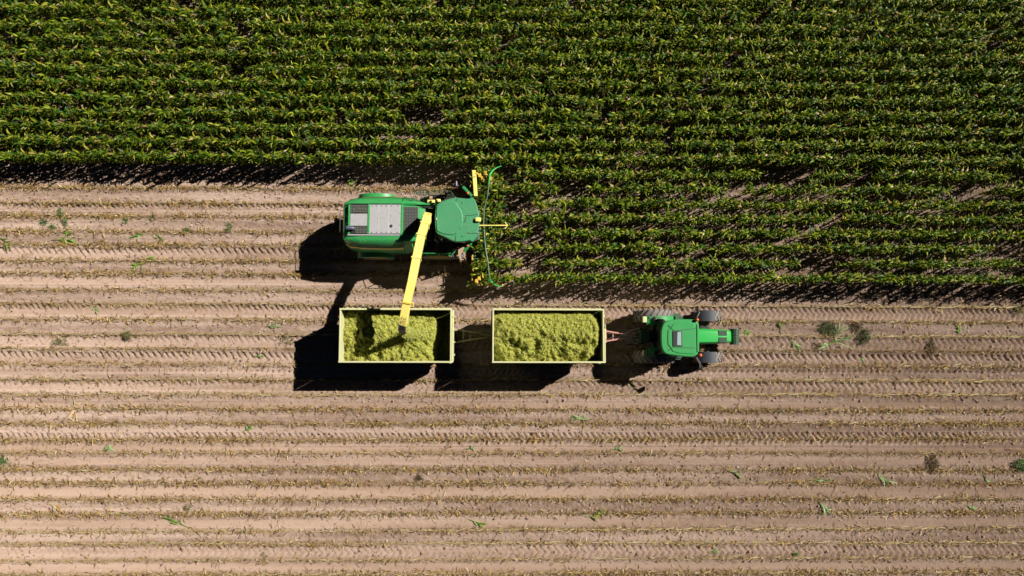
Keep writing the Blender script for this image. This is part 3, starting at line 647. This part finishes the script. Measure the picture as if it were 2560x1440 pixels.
# rear fenders
for s in (-1, 1):
    bm = B(); secs = []
    for t in [R(v_) for v_ in range(10, 121, 11)]:
        cx_, cz_ = 1.10 * math.cos(t) + .05, .95 + 1.10 * math.sin(t) * .93
        secs.append([Vector((cx_, s * y_, cz_ - dz_)) for y_, dz_ in ((.55, 0), (.98, 0.0), (1.01, .07), (.55, .05))])
    loft(bm, secs); fd = obj('rear_fender', bm, M['green'], T, smooth=True)
    bm = B(); box(bm, -.70, -.50, s * .82 - .15, s * .82 + .15, 1.62, 1.86); obj('tail_lamp', bm, M['cream'], fd, bevel=.03)
    bm = B(); ball(bm, (-.12, s * .82, 2.0), .13, .5); obj('marker_cap', bm, M['black'], fd, smooth=True)
    bm = B(); secs = []
    for t in [R(v_) for v_ in range(74, 141, 11)]:
        secs.append([Vector((2.76 + .78 * math.cos(t), s * y_, .72 + .80 * math.sin(t) - dz_)) for y_, dz_ in ((.76, 0), (1.29, 0), (1.30, .05), (.76, .035))])
    loft(bm, secs); obj('front_fender', bm, M['fender'], T, smooth=True)
    bm = B()
    for k in range(3): box(bm, 1.0, 1.45, s * (.85 + .1 * k) - .12, s * (.85 + .1 * k) + .12, 1.15 - .3 * k, 1.19 - .3 * k)
    bar(bm, (1.0, s * .8, 1.3), (1.0, s * 1.12, .5), .04); bar(bm, (1.45, s * .8, 1.3), (1.45, s * 1.12, .5), .04); obj('step', bm, M['darkgreen'], T)
# rear linkage
for s in (-1, 1):
    bm = B(); bar(bm, (-.4, s * .35, .7), (-1.25, s * .42, .62), .06, .1); bar(bm, (-.45, s * .3, 1.45), (-.95, s * .4, 1.35), .06, .08); bar(bm, (-.95, s * .4, 1.35), (-1.05, s * .41, .66), .04); obj('lift_arm', bm, M['black'], T)
bm = B(); bar(bm, (-.3, 0, .62), (-1.15, 0, .6), .1, .05); tube(bm, [(-.6, .0, 1.3), (-1.1, .0, 1.1)], .035); box(bm, -.9, -.7, -.1, .1, .6, 1.2); obj('hitch', bm, M['black'], T)
bm = B()
for k in range(5): y_ = -.24 + k * .12; tube(bm, [(-.62, y_, 1.5), (-.85, y_ * 1.6, 1.56), (-1.15, y_ * 1.2, 1.2), (-1.5, y_ * .4, .95)], .016, 6)
obj('hydraulic_hose', bm, M['pipe'], T)

# ------------------------------------------------------------------ forage harvester (nose to +x)
hx0, hy0 = -4.2, 5.52
Hv = thing('forage_harvester', (hx0, hy0, 0), 'large green forage harvester with yellow spout cutting into the maize', 'harvester')
def HL(px, py, z): p = W(px, py, z); return Vector((p.x - hx0, p.y - hy0, z))
def Z1(zx, zy, z): return HL(840 + zx / 4.235, 400 + zy / 4.235, z)
# body shell
X0 = HL(857, 560, 2.8).x
secs = []
for dx, wo, wm, zt, zl, ws in ((0, .80, .92, 2.75, 1.55, .60), (.10, 1.02, 1.12, 3.02, 1.35, .78), (.35, 1.16, 1.28, 3.14, 1.22, .84), (.9, 1.24, 1.36, 3.18, 1.2, .86), (2.2, 1.27, 1.40, 3.20, 1.2, .87), (2.9, 1.22, 1.38, 3.20, 1.2, .86), (3.5, 1.0, 1.22, 3.16, 1.3, .84), (3.95, .84, 1.0, 3.05, 1.4, .80)):
    x_ = X0 + dx
    secs.append([Vector((x_, y_, z_)) for y_, z_ in ((-wo * .86, zl), (-wm, zl + .45), (-wm, zl + .8), (-wo * .92, zt - .26), (-ws - .10, zt - .03), (-ws, zt), (ws, zt), (ws + .10, zt - .03), (wo * .92, zt - .26), (wm, zl + .8), (wm, zl + .45), (wo * .86, zl))])
bm = B(); loft(bm, secs); body = obj('body', bm, M['green'], Hv, smooth=True)
for sd in (-1, 1):
    bm = B(); s_ = secs[5]
    P_ = [Vector(s_[i]) + Vector((0, sd * .01, .008)) for i in ((2, 3, 4) if sd < 0 else (9, 8, 7))]; tube(bm, P_, .018, 6); obj('panel_seam', bm, M['black'], body)
for sd in (-1, 1):
    bm = B(); tube(bm, [Vector(s_[3 if sd < 0 else 8]) + Vector((0, sd * .004, .004)) for s_ in secs[2:7]], .012, 6); obj('panel_seam', bm, M['black'], body)
def band(z_off0, z_off1, mat_, name, side):      # strip that follows the side panels
    bm = B(); ss = []
    for s_ in secs[1:6]:
        a1 = Vector(s_[2]) if side < 0 else Vector(s_[9]); b1 = Vector(s_[3]) if side < 0 else Vector(s_[8])
        n_ = Vector((0, side * .014, .012)); p = a1.lerp(b1, z_off0) + n_; q2 = a1.lerp(b1, z_off1) + n_
        ss.append([p, q2, q2 - n_ * 2, p - n_ * 2])
    loft(bm, ss); return obj(name, bm, mat_, body)
for sd in (-1, 1): band(.52, .72, M['yellow'], 'stripe', sd); band(.50 - .5, .03, M['darkgreen'], 'stripe', sd); band(.80, .84, M['darkgreen'], 'panel_seam', sd)
DK_ = 3.20
def deck(a0, a1, b0, b1, m, name, z0=3.205, z1=3.235, par=None, bev=.006):
    p, q2 = HL(a0, b0, z1), HL(a1, b1, z1); bm = B(); box(bm, p.x, q2.x, q2.y, p.y, z0, z1); return obj(name, bm, m, par or body, bevel=bev)
deck(874, 1006, 509, 586, M['black'], 'deck_frame', 3.19, 3.212)
deck(876, 919, 512, 532, M['grille'], 'grille', 3.212, 3.228); deck(888, 919, 566, 583, M['grille'], 'grille', 3.212, 3.228)
deck(876, 919, 534, 564.5, M['steel'], 'cover_plate', 3.212, 3.24)
deck(919.5, 923.5, 510, 585, M['green'], 'deck_rail', 3.212, 3.26); deck(1002, 1006, 510, 588, M['green'], 'deck_rail', 3.212, 3.26)
deck(868, 1045, 506.5, 509.5, M['green'], 'deck_rail', 3.19, 3.25); deck(868, 1003, 585.5, 589, M['steel'], 'deck_rail', 3.19, 3.23); deck(871, 874, 511, 585, M['green'], 'deck_rail', 3.19, 3.26)
for i, (c0_, c1_) in enumerate(((924.5, 947), (948.3, 972), (973.2, 1000.5))):
    pl = deck(c0_, c1_, 511.5, 584, M['steel'], 'deck_plate', 3.212, 3.25)
    bm = B()
    for px_ in (c0_ + 5, c1_ - 6):
        for py_ in (515, 581): c = HL(px_, py_, 3.25); tube(bm, [(c.x, c.y, 3.245), (c.x, c.y, 3.262)], .022, 8)
    for k in range(9):
        yy = 520 + k * 7; p, q2 = HL(c0_ + 2.5, yy, 3.25), HL(c1_ - 2.5, yy + .8, 3.25); box(bm, p.x, q2.x, q2.y, p.y, 3.249, 3.2525) if 0 else None
    obj('bolt', bm, M['black'], pl)
    if i == 2:
        bm = B(); c = HL(978.6, 564.6, 3.26); tube(bm, [(c.x, c.y, 3.24), (c.x, c.y, 3.28)], .07, 14); tube(bm, [(c.x, c.y, 3.27), (c.x, c.y, 3.31)], .035, 10); obj('filler_cap', bm, M['chrome'], pl, smooth=True)
bm = B(); ya, yb_ = HL(857, 527, 3).y, HL(857, 586, 3).y
tube(bm, [(X0 + .3, ya, 2.95), (X0 - .08, ya, 3.0), (X0 - .09, ya - .12, 3.0), (X0 - .09, yb_ + .12, 3.0), (X0 - .08, yb_, 3.0), (X0 + .3, yb_, 2.95)], .02, 7); obj('rear_handrail', bm, M['black'], Hv)
deck(1009, 1044, 517, 583, M['grille'], 'grille', 3.12, 3.20)
deck(1006, 1092, 508, 512, M['green'], 'side_rail', 3.0, 3.24, Hv); deck(1006, 1050, 586, 590, M['green'], 'side_rail', 3.0, 3.22, Hv)
# exhaust
bm = B(); P_ = [Z1(195, 725, 3.1), Z1(180, 722, 3.38), Z1(150, 718, 3.45), Z1(112, 718, 3.42)]; tube(bm, P_, [.075, .085, .085, .095], 12); obj('exhaust', bm, M['pipe'], Hv, smooth=True)
# engine bay behind the cab
bm = B(); box(bm, -.35, .75, -.85, .85, 2.1, 2.75); box(bm, -.3, .2, .45, .72, 2.75, 3.0); box(bm, .25, .6, .30, .5, 2.75, 2.95); tube(bm, [(-.2, .62, 3.05), (.55, .66, 3.08)], .035, 8); tube(bm, [(-.1, .2, 2.8), (.3, .35, 2.95), (.6, .3, 2.9)], .03, 8)
obj('engine_bay', bm, M['black'], Hv, bevel=.02)
for px_, py_, m_ in ((1041, 516, 'darkgreen'), (1050, 517, 'green'), (1062, 515, 'darkgreen')):
    bm = B(); c = HL(px_, py_, 3.1); tube(bm, [(c.x, c.y, 2.7), (c.x, c.y, 3.08)], .07, 10); tube(bm, [(c.x - .1, c.y - .03, 3.1), (c.x + .1, c.y - .03, 3.1)], .03, 8); obj('valve_block', bm, M[m_], Hv)
for k, (x0_, x1_, y0_, y1_, m_) in enumerate(((1044, 1052, 530, 548, 'steel'), (1070, 1083, 516, 522, 'chrome'), (1068, 1087, 499, 507, 'yellow'), (1090, 1101, 497, 505, 'yellow'), (1073, 1098, 485, 498, 'tan'))):
    z_ = (3.0, 3.1, 2.6, 2.6, 2.0)[k]; p, q2 = HL(x0_, y0_, z_), HL(x1_, y1_, z_); bm = B(); box(bm, p.x, q2.x, q2.y, p.y, z_ - .25, z_); obj(('cover', 'cylinder', 'reservoir', 'reservoir', 'platform_plate')[k], bm, M[m_], Hv, bevel=.03)
bm = B(); c = HL(1077, 504, 2.63); tube(bm, [(c.x, c.y, 2.58), (c.x, c.y, 2.66)], .06, 10); obj('cap', bm, M['black'], Hv)
# chassis, axles, feeder house
bm = B(); box(bm, X0 + .3, 3.0, -.75, .75, .95, 2.12); tube(bm, [(2.0, -1.0, .98), (2.0, 1.0, .98)], .2); tube(bm, [(-2.1, -1.0, .72), (-2.1, 1.0, .72)], .12); obj('chassis', bm, M['darkgreen'], Hv, bevel=.03)
bm = B(); loft(bm, [[Vector((2.3, y_, z_)) for y_, z_ in ((-.45, 1.0), (.45, 1.0), (.45, 1.9), (-.45, 1.9))], [Vector((3.35, y_, z_)) for y_, z_ in ((-.5, .45), (.5, .45), (.5, 1.15), (-.5, 1.15))]]); obj('feeder_house', bm, M['green'], Hv)
FWX = (W(1100, 645, 1.0).x - hx0) - .05
for s in (-1, 1):
    make_wheel(Hv, FWX, s * 1.17, .98, .70, lugs=22)
    make_wheel(Hv, HL(948, 560, .8).x, s * 1.24, .78, .60, lugs=18)
    bm = B(); rs_ = []; cxr = HL(948, 560, .8).x
    for t in [R(v_) for v_ in range(25, 156, 13)]: rs_.append([Vector((cxr + .98 * math.cos(t), s * y_, 1.28 + .72 * math.sin(t) - dz_)) for y_, dz_ in ((1.0, 0), (1.58, 0), (1.60, .06), (1.0, .05))])
    loft(bm, rs_); obj('rear_fender', bm, M['green'], Hv, smooth=True)
    bm = B(); rs_ = []
    for t in [R(v_) for v_ in range(35, 150, 13)]: rs_.append([Vector((FWX + 1.08 * math.cos(t), s * y_, 1.02 + 1.06 * math.sin(t) - dz_)) for y_, dz_ in ((.86, 0), (1.2 if s > 0 else 1.35, 0), (1.2 if s > 0 else 1.36, .05), (.86, .05))])
    loft(bm, rs_); obj('front_fender', bm, M['black'], Hv, smooth=True)
    # platform with railing beside the cab
    bm = B(); yo = s * 1.5; za, zb = 2.05, 2.9; xa, xb = FWX - 1.1, FWX + .9
    for z_ in (za, (za + zb) / 2, zb): tube(bm, [(xa, yo - s * .45, z_), (xa + .12, yo, z_), (xb - .2, yo, z_), (xb, yo - s * .25, z_)], .022, 7)
    for k in range(4): xk = xa + .12 + k * (xb - xa - .32) / 3; tube(bm, [(xk, yo, za), (xk, yo, zb)], .02, 7)
    obj('railing', bm, M['green' if s < 0 else 'darkgreen'], Hv)
    bm = B(); box(bm, xa, xb - .1, min(s * .95, s * 1.5), max(s * .95, s * 1.5), 2.02, 2.05) if s < 0 else box(bm, xa + .9, xb - .1, .95, 1.5, 2.02, 2.05); obj('platform', bm, M['black'], Hv)
bm = B()
for k in range(5): z_ = 1.85 - k * .33; x_ = FWX + 1.02 + k * .02; y_ = -1.28 - k * .06; box(bm, x_, x_ + .30, y_ - .22, y_ + .22, z_ - .03, z_)
bar(bm, (FWX + 1.0, -1.05, 2.0), (FWX + 1.1, -1.3, .45), .035, .08); bar(bm, (FWX + 1.0, -1.5, 2.0), (FWX + 1.1, -1.8, .45), .035, .08); obj('ladder', bm, M['tan'], Hv)
# cab
bm = B(); cx0, cx1 = HL(1092, 560, 3).x, HL(1190, 560, 2.4).x
loft(bm, [[Vector((x_, y_, z_)) for x_, y_ in ((cx0 + a_, -wy_), (cx1 - .35 + b_, -wy_), (cx1 + b_, -wy_ * .55), (cx1 + b_, wy_ * .55), (cx1 - .35 + b_, wy_), (cx0 + a_, wy_))] for z_, a_, b_, wy_ in ((1.75, .05, -.35, .80), (2.5, 0, -.02, .93), (3.55, .08, -.1, .86))])
cab2 = obj('cab', bm, M['glass'], Hv, bevel=.03)
bm = B()
for s in (-1, 1): bar(bm, (cx0, s * .88, 1.75), (cx0, s * .92, 3.5), .1); bar(bm, (cx1 - .4, s * .85, 1.75), (cx1 - .38, s * .92, 3.5), .08)
obj('pillar', bm, M['black'], cab2)
CRF = [(1048, 520), (1058, 482), (1075, 463), (1110, 440), (1180, 412), (1270, 395), (1400, 405), (1437, 388), (1462, 405), (1490, 465), (1512, 560), (1518, 640), (1515, 700), (1500, 785), (1485, 820), (1462, 850), (1440, 866), (1415, 852), (1365, 862), (1270, 866), (1215, 848), (1150, 815), (1085, 787), (1058, 762), (1045, 700), (1043, 600)]
pts = [Z1(x_, y_, 3.85) for x_, y_ in CRF]
bm = B(); prism(bm, rounded([(p.x, p.y) for p in pts]), 3.55, 3.84, .985); rf = obj('cab_roof', bm, M['roofgreen'], Hv, bevel=.07, smooth=True)
INR = [(1062, 500), (1078, 476), (1120, 452), (1180, 432), (1262, 440), (1300, 490), (1335, 545), (1346, 610), (1342, 680), (1305, 745), (1262, 790), (1200, 795), (1140, 785), (1085, 765), (1066, 745), (1060, 690), (1058, 600)]
bm = B(); prism(bm, rounded([tuple(Z1(x_, y_, 3.88))[:2] for x_, y_ in INR]), 3.83, 3.885, .97); obj('roof_panel', bm, M['roofgreen'], rf, bevel=.03, smooth=True)
bm = B()
for a1, a2 in (((1365, 590), (1500, 578)), ((1380, 770), (1500, 778)), ((1285, 410), (1270, 440)), ((1268, 800), (1266, 858)), ((1380, 596), (1360, 660))): bar(bm, Z1(*a1, 3.842), Z1(*a2, 3.842), .022, .03)
obj('roof_rib', bm, M['darkgreen'], rf)
bm = B(); p, q2 = Z1(1058, 612, 3.9), Z1(1072, 634, 3.9); box(bm, p.x, q2.x, q2.y, p.y, 3.84, 3.9); obj('bracket', bm, M['steel'], rf)
bm = B()
for zx, zy in ((1342, 450), (1342, 660), (1315, 722), (1270, 775), (1340, 803), (1372, 645), (1305, 720)): c = Z1(zx, zy, 3.87); tube(bm, [(c.x, c.y, 3.83), (c.x, c.y, 3.895)], .018, 7)
obj('roof_bolt', bm, M['chrome'], rf)
bm = B(); p, q2 = Z1(1470, 606, 3.95), Z1(1535, 655, 3.95); box(bm, p.x, q2.x, q2.y, p.y, 3.845, 3.98); obj('guidance_receiver', bm, M['yellow'], rf, bevel=.06, smooth=True)
for e1, e2, lp, mi in (((1438, 382), (1342, 282), (1395, 352), (1275, 250)), ((1432, 878), (1352, 972), (1393, 905), (1340, 1010))):
    bm = B(); p, q2 = Z1(*e1, 3.5), Z1(*e2, 3.3); bar(bm, p, q2, .14, .10); ar = obj('mirror_arm', bm, M['green'], Hv, bevel=.03)
    bm = B(); c = Z1(*lp, 3.45); ball(bm, (c.x, c.y, 3.44), .075, 1.2); obj('beacon_lens', bm, M['orange'], ar, smooth=True)
    bm = B(); c = Z1(*mi, 3.1); box(bm, c.x - .05, c.x + .04, c.y - .14, c.y + .14, 2.6, 3.15); obj('mirror', bm, M['pipe'], ar, bevel=.04)
# spout
def spt(px, py, z): return HL(px, py, z)
path = [spt(1069, 540, 3.55), spt(1068, 546, 4.05), spt(1062, 563, 4.35), spt(1053, 590, 4.62), spt(1041, 647, 4.95), spt(1030, 703, 5.08), spt(1017, 757, 5.02), spt(1010, 795, 4.85), spt(1006, 810, 4.70)]
wds = [.36, .38, .36, .36, .36, .35, .34, .36, .38]
bm = B(); secs = []
for i, p in enumerate(path):
    d = (path[min(i + 1, len(path) - 1)] - path[max(i - 1, 0)]); dh = Vector((d.x, d.y, 0)).normalized() if i > 0 else Vector((-.2, -1, 0)).normalized()
    s_ = Vector((-dh.y, dh.x, 0)); dd = d.normalized(); u_ = dd.cross(s_) * -1
    if u_.z < 0: u_ = -u_
    ww = wds[i] / 2; hh = .17
    if i == 0: u_ = -dh * 1.0
    secs.append([p - s_ * ww - u_ * hh, p + s_ * ww - u_ * hh, p + s_ * ww * .97 + u_ * hh, p - s_ * ww * .97 + u_ * hh])
loft(bm, secs); sp = obj('spout', bm, M['yellow'], Hv, bevel=.015)
for i in (2, 3, 4, 6):
    bm = B(); d = (path[i + 1] - path[i - 1]).normalized(); c = path[i]
    bar(bm, c - d * .035, c + d * .035, .43 if i != 6 else .42, .40, up=(0, 0, 1)); obj('collar', bm, M['yellow'] if i != 6 else M['dyellow'], sp, bevel=.01)
bm = B(); c = path[6]; d = (path[7] - path[5]).normalized(); s_ = d.cross(Vector((0, 0, 1))).normalized()
for s in (-1, 1): tube(bm, [c + s_ * s * .17 - d * .06, c + s_ * s * .30 - d * .05, c + s_ * s * .31 + d * .1, c + s_ * s * .17 + d * .11], .018, 6)
obj('hook', bm, M['yellow'], sp)
bm = B(); bar(bm, path[4] - Vector((0, 0, .3)), path[6] - Vector((0, 0, .22)), .07); bar(bm, path[1] - Vector((.0, 0, .25)), path[3] - Vector((0, 0, .3)), .09); obj('hydraulic_ram', bm, M['dyellow'], sp)
# lettering plate near the tip: dark scuffs on cream
bm = B(); d = (path[7] - path[6]).normalized(); s_ = d.cross(Vector((0, 0, 1))).normalized(); u_ = s_.cross(d)
for a_, b_, l_, t_ in ((-.12, .08, .10, .3), (-.03, .10, .09, -.4), (.06, .07, .11, .1), (.12, .12, .06, .9), (-.08, .24, .08, .8), (.02, .26, .09, -.2), (.09, .28, .06, .5), (-.13, .33, .05, 1.4)):
    c = path[7] + s_ * a_ + d * (b_ - .12) + u_ * .178; e = (d * math.cos(t_) + s_ * math.sin(t_)) * l_ / 2; bar(bm, c - e, c + e, .018, .012)
obj('lettering', bm, M['black'], sp)
tip = path[-1]; dn = [tip, tip + Vector((-.03, -.20, -.10)), tip + Vector((-.05, -.34, -.32)), tip + Vector((-.05, -.38, -.58))]
bm = B(); secs = []
for i, p in enumerate(dn):
    th_ = (.17, .13, .08, .03)[i]; s_ = Vector((1, -.15, 0)).normalized(); dd = (dn[min(i + 1, 3)] - dn[max(i - 1, 0)]).normalized(); u_ = s_.cross(dd).normalized()
    secs.append([p - s_ * .15 - u_ * th_, p + s_ * .15 - u_ * th_, p + s_ * .15 + u_ * th_, p - s_ * .15 + u_ * th_])
loft(bm, secs); df = obj('deflector', bm, M['black'], sp, bevel=.02)
bm = B(); bar(bm, dn[0] + Vector((.16, 0, .12)), dn[2] + Vector((.16, 0, .12)), .04); bar(bm, dn[0] + Vector((-.12, 0, .18)), dn[1] + Vector((-.12, 0, .16)), .05); obj('deflector_ram', bm, M['chrome'], df)
# header
hcx = HL(1187, 571, 1.3).x
def HY(py, z=1.3): return HL(1187, py, z).y
yt, yb = HY(433), HY(712)
bm = B(); box(bm, hcx - .10, hcx + .10, yb, yt, .45, 1.05); box(bm, hcx - .06, hcx + .06, yb + .05, yt - .05, 1.05, 1.32); hd = obj('header', bm, M['darkgreen'], Hv, bevel=.02)
for s, ya, yb2 in ((1, yt, yt - 1.28), (-1, yb, yb + 1.5)):
    bm = B(); loft(bm, [[Vector((hcx + x_, ya, z_)) for x_, z_ in ((-.13, .5), (.07 if s > 0 else -.03, .5), (.07 if s > 0 else -.03, 1.95 if s > 0 else 1.5), (-.13, 1.95 if s > 0 else 1.5))], [Vector((hcx + x_ + .10 * (1 if s > 0 else -.2), yb2, z_)) for x_, z_ in ((-.13, .5), (.05 if s > 0 else -.05, .5), (.05 if s > 0 else -.05, 1.85 if s > 0 else 1.4), (-.13, 1.85 if s > 0 else 1.4))]]); obj('header_shield', bm, M['yellow'] if s > 0 else M['dyellow'], hd, bevel=.015)
    bm = B(); y_ = ya - s * .02
    loft(bm, [[Vector((hcx + x_, y_ + t_ * s, z_)) for t_, z_ in ((-.10, .35), (0, .35), (0, zt), (-.10, zt))] for x_, zt in ((.0, 1.55), (.35, 1.35), (.72, 1.15), (1.05, .7), (1.45, .35))]); dv = obj('row_divider', bm, M['dyellow'], hd, bevel=.015)
    bm = B(); random.seed(4 + s); lp_ = []
    for k in range(6 if s > 0 else 3):
        c = (hcx + .12 + k * .13, y_ - s * (.12 + .13 * (k % 3)), 1.95 - .03 * k); loft(bm, [[Vector((c[0] + dx_ * .09, c[1] + dy_ * .11, c[2] + zz_)) for dx_, dy_ in ((-1, -.6), (1, -1), (.8, 1), (-.7, .8))] for zz_ in (-.35, .04 * (k % 2))])
    obj('deflector_plate', bm, M['dyellow'], hd, bevel=.02)
# cutting drums, each with toothed discs
for k in range(8):
    yk = yb + .36 + k * (yt - yb - .72) / 7; xk = hcx + .48
    bm = B()
    for z_, r_2 in ((.25, .33), (.55, .30), (.85, .27)):
        pts2 = [(xk + (r_2 if j % 2 else r_2 * .82) * math.cos(j * math.pi / 12), yk + (r_2 if j % 2 else r_2 * .82) * math.sin(j * math.pi / 12)) for j in range(24)]; prism(bm, pts2, z_, z_ + .02)
    tube(bm, [(xk, yk, .2), (xk, yk, 1.1)], .17, 14); tube(bm, [(xk, yk, 1.1), (xk, yk, 1.2)], [.17, .05], 14); obj('cutting_drum', bm, M['darkgreen'], hd)
bm = B(); c1, c2 = HL(1213, 582, 1.3), HL(1226, 598, 1.2)
for k in range(7): t_ = random.random(); loft(bm, [[Vector((c1.x + k * .05 + dx_ * .08, c1.y - k * .05 + dy_ * .09, z_)) for dx_, dy_ in ((-1, -.5), (.7, -1), (1, .6), (-.4, 1))] for z_ in (.9, 1.3 + .05 * (k % 3))])
obj('centre_deflector', bm, M['yellow'], hd, bevel=.015)
for P_ in ([(1222, 462), (1223.5, 446), (1225, 436), (1232, 426), (1242, 419), (1254, 415)], [(1223, 690), (1224, 698), (1229, 705), (1238, 712), (1246, 715.5), (1255, 716)]):
    bm = B(); z_s = (2.2, 2.0, 1.9, 1.8, 1.7, 1.6); tube(bm, [HL(*pp, zz_) for pp, zz_ in zip(P_, z_s)], [.03, .035, .06, .035, .03, .02], 8); obj('divider_bow', bm, M['brightgreen'], hd)
bm = B(); tube(bm, [HL(*pp, 2.25) for pp in ((1222, 462), (1219, 490), (1214, 505), (1210, 530), (1209, 560), (1211, 590), (1214, 625), (1219, 650), (1221, 670), (1223, 690))], .028, 8)
for (u1, u2) in (((1222, 440), (1190, 438)), ((1222, 700), (1188, 704)), ((1209, 550), (1190, 552))): bar(bm, HL(*u1, 2.2), HL(*u2, 1.4), .04)
obj('crop_pusher_bar', bm, M['darkgreen'], hd)
bm = B(); z_ = 2.5; tube(bm, [HL(1186, 563, 2.6), HL(1200, 563.8, z_), HL(1240, 563.6, z_), HL(1268, 563.4, 2.4)], .03, 8); tube(bm, [HL(1262, 555, 2.4), HL(1269, 563.4, 2.4), HL(1262, 572, 2.4)], .025, 8)
bar(bm, HL(1200, 563.8, z_), HL(1190, 563.8, 1.3), .05); obj('feeler_rod', bm, M['yellow'], hd)

# chaff lying on the machine
n = 900; xx = U(X0 + .2, 3.0, n); yy = rng.normal(0, .55, n).clip(-1.0, 1.0); zz = np.where(xx > Z1(1060, 600, 3.9).x, 3.90, 3.262); ok = (xx < X0 + 3.0) | (zz > 3.5); xx, yy, zz = xx[ok], yy[ok], zz[ok]; n = len(xx); a_ = U(0, 6.28, n)
v, q_, c = ribbons(np.stack([xx, yy, zz], -1), np.stack([np.cos(a_), np.sin(a_)], -1), U(.02, .07, n), U(.012, .03, n), U(0, .2, n), U(0, .3, n), palette(n, [(.4, .42, .15), (.3, .24, .12), (.5, .5, .3)], [2, 2, 1]), 1)
o = nobj('chaff', npmesh('chaff', v, q_, c, M['chop']), Hv); o['kind'] = 'stuff'
# ------------------------------------------------------------------ crop falling from the spout, chaff in the air
t0_ = dn[-1] + Vector((hx0, hy0, 0)); n = 15000; t = rng.random(n) ** .8
e0 = np.array([t0_.x, t0_.y, t0_.z]); e1 = np.array([t0_.x + .10, t0_.y - .05, 2.75])
P = e0 + (e1 - e0) * t[:, None]; P[:, 0] += .9 * t ** 2 * U(0, 1, n) ** 3; P += rng.normal(0, 1, (n, 3)) * (.06 + .07 * t[:, None]) * [1, 1, .6]
P[:, 2] = np.maximum(P[:, 2], 2.62); a_ = U(0, 6.28, n)
v, q_, c = ribbons(P, np.stack([np.cos(a_), np.sin(a_)], -1), U(.03, .07, n), U(.02, .04, n), U(-1, 1, n), U(-.5, .5, n), palette(n, [(.50, .52, .10), (.36, .42, .05), (.7, .7, .3)], [3, 3, 2]), 1, U(-1, 1, n))
n2 = 260; P2 = np.stack([U(-8, 1.2, n2), U(-2.2, -1.2, n2), U(.0, .05, n2)], -1); P2[:, 2] += gz(P2[:, 0], P2[:, 1]) + .02; a_ = U(0, 6.28, n2)
o = nobj('crop_stream', npmesh('crop_stream', v, q_, c, M['chop'])); tag(o, 'stream of chopped maize falling from the spout into the trailer', 'chopped maize', kind='stuff')
v, q_, c = ribbons(P2, np.stack([np.cos(a_), np.sin(a_)], -1), U(.03, .07, n2), U(.02, .04, n2), U(0, .3, n2), U(0, .5, n2), palette(n2, [(.5, .5, .3), (.6, .6, .45)], [1, 1]), 1)
o = nobj('spilled_chaff', npmesh('spilled_chaff', v, q_, c, M['chop'])); tag(o, 'spilled flecks of chopped maize on the soil beside the trailers', 'chaff', kind='stuff')
